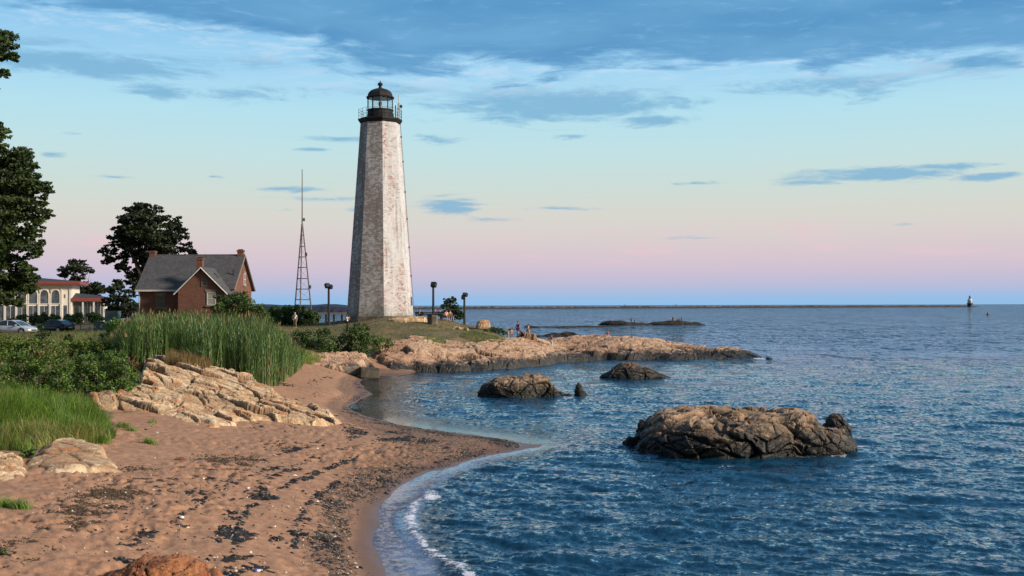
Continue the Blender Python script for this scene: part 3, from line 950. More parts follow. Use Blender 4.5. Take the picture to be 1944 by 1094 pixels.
tag(boulder('sea_rock', [(1136, 716), (1139, 706), (1152, 702), (1165, 695), (1180, 688), (1200, 687), (1212, 690), (1228, 697), (1250, 704), (1272, 715)], 90.5, 1.5, M['rock_low'], 1.1, 71, 5, .4, 0.0, None, 2.2, .6), 'low black dome of rock in the water in front of the headland tip', 'rock')
tag(boulder('sea_rock', [(1452, 683), (1456, 679), (1463, 680), (1468, 684)], 121, .5, M['rock_low'], .5, 73, 4, .3), 'tiny wet rock awash just off the headland tip', 'rock')
# reefs further out
tag(boulder('reef_rock', [(1136, 617), (1142, 611), (1155, 608), (1175, 609), (1195, 612), (1215, 614), (1240, 614)], 330, 5, M['rock_black'], 2.0, 75, 5, .5, 0, None, 3, .5), 'far black reef carrying two standing figures, left of the other far reef', 'reef')
tag(boulder('reef_rock', [(1226, 615), (1240, 611), (1258, 611), (1268, 609), (1290, 609), (1306, 613), (1315, 613), (1325, 611), (1338, 615)], 332, 5, M['rock_black'], 2.0, 77, 5, .5, 0, None, 3, .5), 'far black reef crowded with several small figures', 'reef')
tag(boulder('reef_rock', [(1000, 640), (1012, 635), (1030, 637), (1045, 632), (1062, 633), (1075, 631), (1090, 632), (1104, 638)], 212, 3, M['rock_black'], 1.5, 79, 5, .4, 0, None, 3, .6), 'black jagged reef close behind the headland, behind the person in red', 'reef')
tag(boulder('reef_rock', [(985, 623), (1000, 619), (1030, 620), (1060, 620), (1100, 619.5), (1140, 619), (1172, 620.5)], 300, 2.5, M['rock_black'], 1.5, 81, 5, .3, 0, None, 4, .4), 'long thin black reef line lying behind the walkers on the headland', 'reef')
tag(boulder('squared_boulder', [(903, 622), (906, 612), (912, 608), (921, 607), (929, 608), (931, 621)], 125.5, .8, M['rock_pale'], .7, 83, 5, .3, za(622, 125.5), None, 4, .5), 'pale squared boulder on the headland turf left of the low dark bush', 'boulder')

# the old concrete block where the beach meets the rocks
b = MB()
cpt = on(700, 90.5)
b.obox((cpt[0] + .1, cpt[1] - .4, .50), (.78, .6, .42), Matrix.Rotation(R(14), 3, 'Z') @ Matrix.Rotation(R(4), 3, 'Y'))
tag(b.build('concrete_block', M['concrete_dark'], None, .05), 'dark weathered concrete block tilted at the far corner of the beach', 'block')
b = MB()
b.obox((cpt[0] - 1.5, cpt[1] + .3, .62), (.8, .5, .36), Matrix.Rotation(R(9), 3, 'Z') @ Matrix.Rotation(R(-3), 3, 'Y'))
tag(b.build('concrete_slab', M['concrete'], None, .06), 'brown concrete slab butted against the left of the dark block', 'block')
# loose stones on the sand
for i, (px, py, z, r, lab) in enumerate([(405, 817, 1.0, .26, 'white flat stone lying alone on the sand below the pale ledge'), (465, 716, 1.35, .33, 'dark-topped stone at the foot of the reeds'),
                                         (343, 879, 1.0, .19, 'small brown stone alone in the trodden sand')]):
    c = at(px, py, z)
    V, Fc = ico(4)
    P = V * np.array([r, r * .8, r * .42])
    P = P * (1 + 0.22 * fbm(V * 1.8, 3, seed=90 + i))[:, None]
    o = npmesh('beach_stone', P, Fc, [M['rock_pale'], M['rock_mid'], M['rock_rust']][i], None, False, {'crack': np.zeros(len(V)), 'cell': np.full(len(V), [.9, .3, .2][i])})
    o.location = (float(c[0]), float(c[1]), tz(c[0], c[1]) + r * .12)
    tag(o, lab, 'stone')

# ------------------------------------------------------------------ lighthouse
m, t = newmat('whitewashed_masonry')
p = t.n('ShaderNodeTexCoord').outputs['UV']
br = t.n('ShaderNodeTexBrick', {'Vector': p, 'Color1': (0.2, 0.2, 0.2), 'Color2': (0.9, 0.9, 0.9), 'Mortar': (0.5, 0.5, 0.5), 'Scale': 1.0, 'Mortar Size': 0.025, 'Brick Width': 0.40, 'Row Height': 0.2, 'Bias': 0.0})
bv = t.n('ShaderNodeSeparateXYZ', {0: br.outputs[0]}).outputs[0]
o3 = t.n('ShaderNodeTexCoord').outputs['Object']
hz = t.n('ShaderNodeSeparateXYZ', {0: o3}).outputs[2]
n1 = t.noise(t.scale(o3, (1, 1, .35)), 0.45, 5, 0.6)
n2 = t.noise(t.scale(o3, (1, 1, .7)), 3.4, 8, 0.8)
n3 = t.noise(o3, 9.0, 4, 0.7)
n4 = t.noise(t.scale(o3, (2.2, 2.2, .14)), 1.0, 5, 0.6)
base = t.mix(t.rng(n2, 0.3, 0.7), (0.36, 0.36, 0.37), (0.63, 0.635, 0.65))
peel = t.m('ADD', t.m('MULTIPLY', n2, 0.50), t.m('ADD', t.m('MULTIPLY', n1, 0.30), t.m('ADD', t.m('MULTIPLY', bv, 0.20), t.m('MULTIPLY', n3, 0.10))))
face = t.attr('wear')
pv = t.m('ADD', peel, face)
stone = t.mix(t.rng(n3, 0.35, 0.65), (0.13, 0.105, 0.098), (0.27, 0.215, 0.195))
c = t.mix(t.m('MULTIPLY', t.rng(pv, 0.575, 0.68), 0.85), base, stone)
redn = t.m('ADD', t.noise(t.scale(o3, (1, 1, .4)), 0.55, 4, 0.6, 0.4), t.m('MULTIPLY', t.attr('redness'), 0.13))
redm = t.m('MULTIPLY', t.rng(redn, 0.56, 0.68), t.rng(t.m('ADD', t.m('MULTIPLY', n2, .75), t.m('MULTIPLY', bv, 0.2)), 0.42, 0.62))
c = t.mix(t.m('MULTIPLY', redm, 0.75), c, (0.30, 0.10, 0.06))
c = t.mix(t.m('MULTIPLY', t.rng(n4, 0.48, 0.70), 0.5), c, (0.14, 0.12, 0.115))
c = t.mix(t.m('MULTIPLY', t.rng(t.m('ADD', hz, t.m('MULTIPLY', n2, 3.0)), 3.0, 1.4), 0.55), c, (0.20, 0.20, 0.17))
c = t.mix(t.m('MULTIPLY', br.outputs[1], 0.13), c, (0.25, 0.22, 0.2))
t.out(t.bsdf(c, 0.9, t.bump(t.m('ADD', t.m('MULTIPLY', n2, 0.5), t.m('MULTIPLY', bv, 0.5)), 0.35, 0.05)))
M['tower'] = m

LY = 130.0
LX, LZ = xa(722, LY), za(604, LY, 722)
lh = empty('lighthouse', (LX, LY, LZ))
tag(lh, 'tall tapered eight-sided white lighthouse with peeling paint and a black domed lantern', 'lighthouse')
TH = za(229, LY, 722) - LZ
rb, rt = 3.97, 2.31
rot0 = R(6) - math.atan2(LX, -LY) * 0 + math.atan2(-LX, LY)   # a corner 6 degrees right of the line of sight
rows = 40
V, Fc, UV, WE, RE = [], [], [], [], []
wears = {0: -0.005, 1: -0.03, 2: 0.0, 6: 0.09, 7: 0.075}
for k in range(8):
    a0, a1 = rot0 + k * math.pi / 4, rot0 + (k + 1) * math.pi / 4
    b0 = len(V)
    for r in range(rows + 1):
        f = r / rows
        rad = rb + (rt - rb) * f
        for q in range(5):
            s_ = q / 4
            A0, A1 = Vector((rad * math.sin(a0), -rad * math.cos(a0), f * TH - 0.5 * (r == 0))), Vector((rad * math.sin(a1), -rad * math.cos(a1), f * TH - 0.5 * (r == 0)))
            V.append(A0.lerp(A1, s_)[:])
            UV.append((k * 3.1 + (s_ - .5) * (A1 - A0).length, f * TH))
            WE.append(wears.get(k, 0.0))
            RE.append({0: 0.75, 1: 0.55, 7: 0.25}.get(k, 0))
    for r in range(rows):
        for q in range(4):
            i = b0 + r * 5 + q
            Fc.append((i, i + 1, i + 6, i + 5))
tw = npmesh('tower', V, Fc, M['tower'], lh, False, {'wear': WE, 'redness': RE})
ul = tw.data.uv_layers.new(name='UVMap')
vi = np.array(Fc).ravel()
ul.data.foreach_set('uv', np.array(UV)[vi].ravel().astype(np.float32))
# tiny slit windows and the dark door on the seaward side
h = 2.0
rad = (rb + (rt - rb) * h / TH) * math.cos(math.pi / 8)
Mz = Matrix.Rotation(rot0 + math.pi / 8 + math.pi / 4, 3, 'Z')
tiltm = Matrix.Rotation(-math.atan((rb - rt) / TH), 3, 'X')
c = Mz @ Vector((.9, -rad, h))
fo = MB().obox(c, (.3, .05, .52), Mz @ tiltm).build('window', M['concrete'], lh)
MB().obox(c + Mz @ Vector((0, -.03, 0)), (.22, .05, .44), Mz @ tiltm).build('pane', M['glass_dark'], fo)
# cable run down the right edge
a = rot0 + math.pi / 4 * 2 - .04
pts = [(math.sin(a) * (rb + (rt - rb) * f + .06), -math.cos(a) * (rb + (rt - rb) * f + .06), f * TH) for f in (0.02, .3, .6, .99)]
cb = MB().tube(pts, .03, 6)
for f in (.2, .35, .5, .64, .8, .93):
    q = Vector(pts[0]).lerp(Vector(pts[-1]), f)
    cb.box(q.x - .06, q.x + .06, q.y - .06, q.y + .06, q.z - .1, q.z + .1)
cb.build('cable_conduit', M['steel'], lh)
gz0 = TH
g = MB().lathe([(rt - .05, gz0 - .45), (rt + .12, gz0 - .3), (rt + .25, gz0 - .08), (rt + .32, gz0), (rt + .32, gz0 + .16), (rt - .2, gz0 + .16)], 8, rot=rot0)
g.build('gallery', M['iron'], lh)
rl_ = MB()
RG = rt + .24
for k in range(16):
    a = rot0 + k * math.pi / 8
    ra = RG * (1 if k % 2 == 0 else math.cos(math.pi / 8))
    rl_.tube([(ra * math.sin(a), -ra * math.cos(a), gz0 + .16), (ra * math.sin(a), -ra * math.cos(a), gz0 + 1.28)], .022, 5)
for hh in (.55, .92, 1.28):
    ring = [(RG * math.sin(rot0 + k * math.pi / 4), -RG * math.cos(rot0 + k * math.pi / 4), gz0 + hh) for k in range(9)]
    rl_.tube(ring, .016, 5)
rl_.build('railing', M['iron'], lh)
LR = 1.52
MB().lathe([(LR + .05, gz0 + .16), (LR + .05, gz0 + .75), (LR, gz0 + .8), (LR, gz0 + 1.15), (LR + .06, gz0 + 1.2), (LR + .06, gz0 + 1.3)], 24).build('lantern_wall', M['iron'], lh)
m, t = newmat('lantern_glass')
gl_ = t.n('ShaderNodeBsdfGlossy', {0: (1, 1, 1), 1: 0.02}).outputs[0]
tr_ = t.n('ShaderNodeBsdfTransparent', {0: (0.93, 0.95, 0.95)}).outputs[0]
t.out(t.n('ShaderNodeMixShader', {0: 0.12, 1: tr_, 2: gl_}).outputs[0])
M['glass_clear'] = m
pn = MB()
G0, G1 = gz0 + 1.3, gz0 + 2.72
for k in range(10):
    a0, a1 = k * math.pi / 5 + .1, (k + 1) * math.pi / 5 + .1
    rr = LR - .06
    pn.add([(rr * math.sin(a0), -rr * math.cos(a0), G0), (rr * math.sin(a1), -rr * math.cos(a1), G0), (rr * math.sin(a1), -rr * math.cos(a1), G1), (rr * math.sin(a0), -rr * math.cos(a0), G1)], [(0, 1, 2, 3)])
gp = pn.build('lantern_glass', M['glass_clear'], lh)
for k in range(10):
    a = k * math.pi / 5 + .1
    MB().tube([(LR * math.sin(a), -LR * math.cos(a), G0), (LR * math.sin(a), -LR * math.cos(a), G1)], .055, 6).build('glazing_bar', M['iron'], gp)
# the shade and pedestal seen through the glass
lp = MB().lathe([(.28, G0 - .1), (.28, G0 + .25), (.12, G0 + .3), (.12, G0 + .5), (.22, G0 + .55), (.22, G0 + .9), (.1, G0 + 1.0)], 14).build('lamp', M['steel'], lh)
rf = [(LR + .16, G1 - .04), (LR + .2, G1 + .06), (LR + .02, G1 + .16)]
for i in range(1, 9):
    f = i / 9
    rf.append((LR * math.cos(f * 1.45) + .02, G1 + .16 + 1.0 * math.sin(f * 1.45)))
ro = MB().lathe(rf, 10, rot=.1)
ro.build('lantern_roof', M['iron'], lh)
zt = G1 + 1.12
MB().lathe([(.22, zt - .1), (.24, zt + .12), (.16, zt + .2), (.17, zt + .32), (.29, zt + .42), (.31, zt + .55), (.24, zt + .68), (.1, zt + .74), (.05, zt + .84), (.02, zt + 1.0)], 16).build('vent_ball', M['iron'], lh, smooth=True)
for (px, y0, y1, r_) in ((757.5, 222, 178, .05), (751.5, 222, 199, .06), (762, 222, 196, .03)):
    dx = (px - 722) * LY / F
    an = MB().tube([(dx, -.25, gz0 + .1), (dx, -.25, gz0 + (228 - y1) * LY / F)], r_, 6)
    if px == 757.5:
        an.box(dx - .13, dx + .13, -.4, -.1, gz0 + 1.3, gz0 + 2.1)
    if px == 762:
        an.lathe([(.03, gz0 + 1.5), (.16, gz0 + 1.55), (.16, gz0 + 1.8), (.03, gz0 + 1.85)], 8, c=(dx, -.25, 0))
    an.build('antenna', M['white'] if px == 757.5 else M['iron'], lh)
# plinth course
MB().lathe([(rb + .12, -.6), (rb + .12, .22), (rb + .02, .3)], 8, rot=rot0, cap=False).build('plinth', M['concrete'], lh)

# ------------------------------------------------------------------ keeper's house
m, t = newmat('red_brick')
p = t.n('ShaderNodeTexCoord').outputs['Object']
ax = t.n('ShaderNodeSeparateXYZ', {0: p}).outputs
v = t.n('ShaderNodeCombineXYZ', {0: t.m('ADD', ax[0], ax[1]), 1: ax[2]}).outputs[0]
b_ = t.n('ShaderNodeTexBrick', {'Vector': v, 'Color1': (0.10, 0.032, 0.020), 'Color2': (0.20, 0.062, 0.034), 'Mortar': (0.15, 0.10, 0.08), 'Scale': 1.0, 'Mortar Size': 0.012, 'Brick Width': 0.24, 'Row Height': 0.085})
n = t.noise(p, 0.9, 5, .65)
c = t.mix(t.m('MULTIPLY', t.rng(n, .45, .7), .6), b_.outputs[0], (0.10, 0.05, 0.036))
t.out(t.bsdf(c, 0.9, t.bump(b_.outputs[1], .2, .02)))
M['brick'] = m
m, t = newmat('slate_shingles')
p = t.n('ShaderNodeTexCoord').outputs['Object']
ax = t.n('ShaderNodeSeparateXYZ', {0: p}).outputs
v = t.n('ShaderNodeCombineXYZ', {0: t.m('ADD', ax[0], t.m('MULTIPLY', ax[1], .3)), 1: t.m('MULTIPLY', ax[2], 1.5)}).outputs[0]
b_ = t.n('ShaderNodeTexBrick', {'Vector': v, 'Color1': (0.060, 0.060, 0.066), 'Color2': (0.105, 0.105, 0.110), 'Mortar': (0.03, 0.03, 0.033), 'Scale': 1.0, 'Mortar Size': 0.02, 'Brick Width': 0.3, 'Row Height': 0.18})
n = t.noise(p, 1.2, 5, .65)
c = t.mix(t.m('MULTIPLY', t.rng(n, .4, .7), .5), b_.outputs[0], (0.045, 0.046, 0.05))
t.out(t.bsdf(c, 0.85))
M['shingle'] = m

HY = 110.0
HX0, HX1, HZ = xa(265, HY), xa(441, HY), 3.4
ho = empty('brick_house', ((HX0 + HX1) / 2, HY, HZ))
tag(ho, 'red brick house with a dark shingle roof, front gable and three chimneys', 'house')
hw, dp = (HX1 - HX0) / 2, 8.0
EZ, RZ = za(546, HY, 270) - HZ, za(487, HY + 4, 380) - HZ
b = MB()
b.prism([(0, 0), (dp, 0), (dp, EZ), (dp / 2, RZ - .12), (0, EZ)], -hw, hw, 'x')
gx0, gx1 = xa(338, 107.6) - ho.location.x, xa(426, 107.6) - ho.location.x
gxc, gy0 = (gx0 + gx1) / 2, -2.4
GE, GZ = za(553, 107.6, 338) - HZ, za(509, 107.6, 380) - HZ
b.prism([(gx0, 0), (gx1, 0), (gx1, GE), (gxc, GZ - .1), (gx0, GE)], gy0, 1.5, 'y')
b.build('wall', M['brick'], ho)


def slab(mb, p0, p1, p2, p3, th):
    P = [Vector(q) for q in (p0, p1, p2, p3)]
    n = (P[1] - P[0]).cross(P[3] - P[0]).normalized()
    if n.z < 0:
        n = -n
    V = P + [q + n * th for q in P]
    mb.add(V, [(0, 1, 2, 3), (4, 7, 6, 5), (0, 4, 5, 1), (1, 5, 6, 2), (2, 6, 7, 3), (3, 7, 4, 0)])


sl_ = (RZ - EZ) / (dp / 2)
r_ = MB()
oh, ov = .3, .4
slab(r_, (-hw - oh, -ov, EZ - ov * sl_), (hw + oh, -ov, EZ - ov * sl_), (hw + oh, dp / 2, RZ), (-hw - oh, dp / 2, RZ), .16)
slab(r_, (-hw - oh, dp + ov, EZ - ov * sl_), (hw + oh, dp + ov, EZ - ov * sl_), (hw + oh, dp / 2, RZ), (-hw - oh, dp / 2, RZ), .16)
r_.tube([(-hw - oh, dp / 2, RZ + .14), (hw + oh, dp / 2, RZ + .14)], .09, 6)
roof = r_.build('roof', M['shingle'], ho)
gs = (GZ - GE) / ((gx1 - gx0) / 2)
r_ = MB()
for sx_, xe in ((-1, gx0 - .35), (1, gx1 + .35)):
    ze = GE - .35 * gs
    slab(r_, (xe, gy0 - .3, ze), (xe, 2.3, ze), (gxc, 2.3, GZ), (gxc, gy0 - .3, GZ), .14)
groof = r_.build('gable_roof', M['shingle'], ho)
groof['label'] = 'front gable roof with a skylight on its right slope'
# white boards: rakes of the front gable, main eave, right end
tr = MB()
for xe in (gx0 - .37, gx1 + .37):
    ze = GE - .37 * gs
    tr.tube([(xe, gy0 - .32, ze + .03), (gxc, gy0 - .32, GZ + .03)], .06, 4)
tr.build('rake_board', M['white'], groof)
gu = MB()
gu.box(-hw - oh, gx0 - .4, -ov - .14, -ov - .01, EZ - ov * sl_ - .08, EZ - ov * sl_ + .1)
gu.tube([(-hw + .02, -.12, EZ - .4), (-hw + .02, -.12, 0)], .065, 6)
gu.tube([(-hw + .02, -ov - .05, EZ - .38), (-hw + .02, -.12, EZ - .7)], .06, 6)
gu.build('gutter', M['white'], ho)
tr = MB()
tr.tube([(hw + oh + .02, -ov, EZ - ov * sl_ + .06), (hw + oh + .02, dp / 2, RZ + .06)], .07, 4)
tr.tube([(hw + oh + .02, dp + ov, EZ - ov * sl_ + .06), (hw + oh + .02, dp / 2, RZ + .06)], .07, 4)
tr.build('end_board', M['wood'], roof)
for (cx_, cy_, z0, z1) in ((xa(290, 114) - ho.location.x, 4.0, RZ - .6, za(476, 114, 290) - HZ), (xa(457, 114) - ho.location.x, 4.0, RZ - .6, za(474, 114, 457) - HZ), (xa(377.5, 109) - ho.location.x, -.6, GZ - .5, za(489, 109, 377) - HZ)):
    c_ = MB()
    c_.box(cx_ - .3, cx_ + .3, cy_ - .3, cy_ + .3, z0, z1 - .22)
    c_.box(cx_ - .36, cx_ + .36, cy_ - .36, cy_ + .36, z1 - .22, z1 - .06)
    ch = c_.build('chimney', M['brick'], roof)
    MB().box(cx_ - .22, cx_ + .22, cy_ - .22, cy_ + .22, z1 - .06, z1 + .03).build('chimney_flue', M['black'], ch)
m, t = newmat('window_pane')
t.out(t.bsdf((0.05, 0.055, 0.06), 0.1))
M['pane'] = m


def window(x, y, z, wd, ht, parent, side='f', frame=M['wood'], sill=True, pane=None):
    """a framed sash proud of a wall; side f = front wall, r = right end wall"""
    def bx(mb, a0, a1, b0, b1, z0, z1):
        if side == 'f':
            mb.box(x + a0, x + a1, y - b1, y - b0, z0, z1)
        else:
            mb.box(x + b0, x + b1, y + a0, y + a1, z0, z1)
    f = MB()
    k = .07
    bx(f, -wd / 2 - k, -wd / 2, -.1, .06, z, z + ht)
    bx(f, wd / 2, wd / 2 + k, -.1, .06, z, z + ht)
    bx(f, -wd / 2 - k, wd / 2 + k, -.1, .06, z + ht, z + ht + k)
    bx(f, -wd / 2 - k, wd / 2 + k, -.1, .06, z - k, z)
    bx(f, -wd / 2, wd / 2, -.1, .045, z + ht * .5 - .03, z + ht * .5 + .03)
    fr = f.build('window', frame, parent)
    g = MB()
    bx(g, -wd / 2, wd / 2, -.1, .02, z, z + ht)
    g.build('window_pane', pane or M['pane'], fr)
    if sill:
        g = MB()
        bx(g, -wd / 2 - .2, wd / 2 + .2, -.1, .12, z - k - .16, z - k - .002)
        g.build('window_sill', M['concrete'], fr)
        g = MB()
        bx(g, -wd / 2 - .22, wd / 2 + .22, -.1, .05, z + ht + k + .002, z + ht + k + .24)
        g.build('window_lintel', M['concrete'], fr)
    return fr


window(xa(305.5, HY) - ho.location.x, 0, za(581, HY) - HZ, .75, 1.1, ho)
window(xa(388, 107.6) - ho.location.x, gy0, za(541, 107.6) - HZ, .45, .6, ho, sill=False)
w_ = window(xa(401, 107.6) - ho.location.x, gy0, za(577, 107.6) - HZ, .7, 1.15, ho, pane=plain('faded_blind', (.28, .29, .24), .6), frame=M['white'])
w_['label'] = 'window closed by a pale blind'
window(hw, dp * .62, za(540, 114, 465) - HZ, .6, 1.05, ho, 'r', M['white'])
window(hw, dp * .35, 1.0, .7, 1.3, ho, 'r', M['white'])
# skylight, roof vent
xs = gxc + (gx1 - gxc) * .38
zs = GZ - (xs - gxc) * gs
nrm_ = Vector((gs, 0, 1)).normalized()
Mr = Matrix.Rotation(math.atan(gs), 3, 'Y')
MB().obox((xs, -.1, zs + .17), (.36, .28, .05), Mr).build('skylight', M['glass_dark'], groof)
MB().obox((gxc + (gx1 - gxc) * .85, .6, GZ - .85 * (gx1 - gxc) * gs + .2), (.12, .12, .1), Mr).build('roof_vent', M['steel'], groof)
yv_ = 1.3
MB().tube([(xa(443, 111.3) - ho.location.x, yv_, EZ + yv_ * sl_), (xa(443, 111.3) - ho.location.x, yv_, EZ + yv_ * sl_ + .75)], .07, 8).build('vent_pipe', M['black'], roof)
# ------------------------------------------------------------------ white arcaded pavilion
PVY = 160.0
PZ = 3.3
pv_ = empty('pavilion', (xa(137, PVY), PVY, PZ), R(15))
tag(pv_, 'white hall with pointed arch windows, red roof edge and a low glazed wing', 'hall')
k_ = PVY / F
def zz_(py):
    return za(py, PVY, 100) - PZ
M['cream'] = plain('cream_render', (0.70, 0.64, 0.55), 0.75)
M['redtrim'] = plain('red_fascia', (0.20, 0.045, 0.04), 0.6)
M['roofdark'] = plain('dark_roofing', (0.035, 0.035, 0.045), 0.85)
WT = zz_(541)
b = MB()
b.box(-17, 0, 0, 9, 0, WT)
b.build('wall', M['cream'], pv_)
r_ = MB()
r_.box(-18, 1.1, -.9, 10, WT, WT + .12)
r_.box(-18.05, 1.15, -.95, 10.05, WT + .12, WT + .5)
r_.build('fascia', M['redtrim'], pv_)
r_ = MB()
r_.add([(-18, -.9, WT + .5), (1.1, -.9, WT + .5), (1.1, 10, WT + .5), (-18, 10, WT + .5), (-14, 4, WT + 1.15), (-5.5, 4.6, WT + 1.15)], [(0, 1, 5, 4), (1, 2, 5), (2, 3, 4, 5), (3, 0, 4)])
r_.build('roof', M['roofdark'], pv_)
def arch_pts(w, z0, zs, zt, n=7):
    L = []
    for i in range(n + 1):
        f = i / n
        L.append((w / 2 * math.cos(f * math.pi / 2) ** .8, zs + (zt - zs) * math.sin(f * math.pi / 2)))
    return [(w / 2, z0)] + L + [(-u, v) for u, v in L[::-1]][1:] + [(-w / 2, z0)]
M['glass_hall'] = plain('reflective_glass', (0.07, 0.09, 0.11), 0.08, 0.0, 0.5, 1.2)
for i in range(8):
    s_ = (107.5 - 19.6 * i - 137) * k_
    out, inn = arch_pts(1.36, zz_(577.5), zz_(562), zz_(549)), arch_pts(1.12, zz_(576.5), zz_(562), zz_(551))
    fr_ = MB()
    n = len(out)
    V = [(s_ + u, -.09, v) for u, v in out] + [(s_ + u, -.09, v) for u, v in inn] + [(s_ + u, .02, v) for u, v in out] + [(s_ + u, .02, v) for u, v in inn]
    fr_.add(V, [(a, (a + 1) % n, n + (a + 1) % n, n + a) for a in range(n)] + [(a, 2 * n + a, 2 * n + (a + 1) % n, (a + 1) % n) for a in range(n)] + [(n + a, n + (a + 1) % n, 3 * n + (a + 1) % n, 3 * n + a) for a in range(n)])
    fw = fr_.build('arched_window', M['cream'], pv_)
    MB().prism([(s_ + u, v) for u, v in inn], -.02, .03, 'y').build('window_pane', M['glass_hall'], fw)
    gd = MB()
    gd.box(s_ - .56, s_ + .56, -.04, .03, 0.3, zz_(581))
    g_ = gd.build('glazed_door', M['glass_hall'], pv_)
    MB().box(s_ - .03, s_ + .03, -.06, -.041, .3, zz_(581)).build('mullion', M['white'], g_)
    # pilaster with its small bracket ornament
    MB().box(s_ + .62, s_ + .86, -.16, .02, 0, zz_(577)).build('pilaster', M['white'], pv_)
    MB().box(s_ + .68, s_ + .82, -.06, .02, zz_(557), zz_(549)).build('wall_ornament', M['wood'], pv_)
for px in (118, 133):
    MB().box((px - 137) * k_ - .12, (px - 137) * k_ + .12, -.12, .02, 0, zz_(547)).build('pilaster', M['white'], pv_)
MB().box((122 - 137) * k_, (128 - 137) * k_, -.04, .03, .2, zz_(580)).build('side_door', M['glass_hall'], pv_)
MB().box((123 - 137) * k_, (125 - 137) * k_, -.06, .02, zz_(566), zz_(559)).build('wall_ornament', M['wood'], pv_)
# low wing to the right
WW = (195 - 137) * k_
wing = MB()
wing.box(.01, WW, .8, 8, 0, zz_(572))
wing.build('wing_wall', M['cream'], pv_)
r_ = MB()
r_.box(.01, WW + .75, -.25, 8.8, zz_(572), zz_(566))
r_.build('fascia', M['redtrim'], pv_)
r_ = MB()
r_.add([(.01, -.25, zz_(566)), (WW + .75, -.25, zz_(566)), (WW + .75, 8.8, zz_(566)), (.01, 8.8, zz_(566)), (.01, 4, zz_(556)), (WW - 2, 4, zz_(559))], [(0, 1, 5, 4), (1, 2, 5), (2, 3, 4, 5)])
r_.build('roof', M['roofdark'], pv_)
for (p0, p1) in ((138.5, 154), (157.5, 174), (177, 192)):
    f = MB().box((p0 - 137) * k_, (p1 - 137) * k_, .72, .83, .4, zz_(574)).build('window', M['glass_hall'], pv_)
    q = MB()
    for j in (1, 2):
        xx = ((p0 + (p1 - p0) * j / 3) - 137) * k_
        q.box(xx - .03, xx + .03, .69, .719, .4, zz_(574))
    q.build('mullion', M['wood'] if p0 < 150 else M['white'], f)
for px in (156, 175.5, 193.5):
    MB().box((px - 137) * k_ - .11, (px - 137) * k_ + .11, -.05, .15, 0, zz_(572)).build('post', M['white'], pv_)

# ------------------------------------------------------------------ foliage
M['leaf_tree'] = leafmat('tree_leaves', (0.006, 0.012, 0.004), (0.028, 0.050, 0.012), rough=0.6, trans=0.2)
M['leaf_big'] = leafmat('maple_leaves', (0.008, 0.018, 0.005), (0.060, 0.105, 0.020), rough=0.6, trans=0.2)
M['leaf_dark'] = leafmat('dark_shrub_leaves', (0.010, 0.026, 0.008), (0.055, 0.115, 0.026), rough=0.55, trans=0.2)
M['leaf_mid'] = leafmat('thicket_leaves', (0.013, 0.036, 0.008), (0.085, 0.165, 0.030), rough=0.55, trans=0.25)
M['leaf_green'] = leafmat('bramble_leaves', (0.022, 0.055, 0.008), (0.14, 0.25, 0.038), dead=(0.17, 0.085, 0.03), rough=0.5, trans=0.25)
M['leaf_olive'] = leafmat('olive_scrub_leaves', (0.040, 0.075, 0.012), (0.18, 0.27, 0.05), dead=(0.18, 0.09, 0.04), rough=0.6, trans=0.25)
M['leaf_bright'] = leafmat('young_green_leaves', (0.04, 0.09, 0.016), (0.17, 0.32, 0.06), rough=0.5, trans=0.3)
M['reed'] = leafmat('reed_leaves', (0.026, 0.066, 0.016), (0.135, 0.245, 0.058), dead=(0.23, 0.165, 0.075), rough=0.55, trans=0.3)
M['grass'] = leafmat('beach_grass', (0.05, 0.115, 0.012), (0.23, 0.38, 0.05), dead=(0.30, 0.25, 0.09), rough=0.6, trans=0.35)
M['drygrass'] = leafmat('dry_grass', (0.10, 0.085, 0.028), (0.24, 0.19, 0.07), dead=(0.22, 0.12, 0.05), rough=0.7, trans=0.3)
M['lawn'] = leafmat('lawn_grass', (0.045, 0.066, 0.016), (0.125, 0.155, 0.042), dead=(0.22, 0.16, 0.075), rough=0.7, trans=0.3)
M['rough'] = leafmat('rough_grass_blades', (0.045, 0.075, 0.016), (0.16, 0.21, 0.05), dead=(0.23, 0.16, 0.07), rough=0.7, trans=0.3)
M['bark'] = plain('bark', (0.035, 0.026, 0.02), 0.9, 0, 0.4, 3.0)


def leaf_cards(P, size, seed, droop=0.35, aspect=0.62, up=None):
    """one bent diamond leaf (two triangles) at each place"""
    g = np.random.default_rng(seed)
    n = len(P)
    d = g.normal(size=(n, 3))
    d[:, 2] = d[:, 2] * 0.6 - droop
    if up is not None:
        d = d * 0.7 + up
    d /= np.linalg.norm(d, axis=1)[:, None]
    s_ = np.cross(d, g.normal(size=(n, 3)))
    s_ /= np.linalg.norm(s_, axis=1)[:, None]
    nn = np.cross(d, s_)
    L = (size * g.uniform(0.6, 1.35, n))[:, None]
    a = P - d * L * .5
    b = P + d * L * .5
    l = P + s_ * L * aspect * .5 + nn * L * .1
    r = P - s_ * L * aspect * .5 + nn * L * .1
    V = np.stack([a, r, b, l], 1).reshape(-1, 3)
    i = np.arange(n)[:, None] * 4
    return V, i + np.array([[0, 1, 2, 3]])


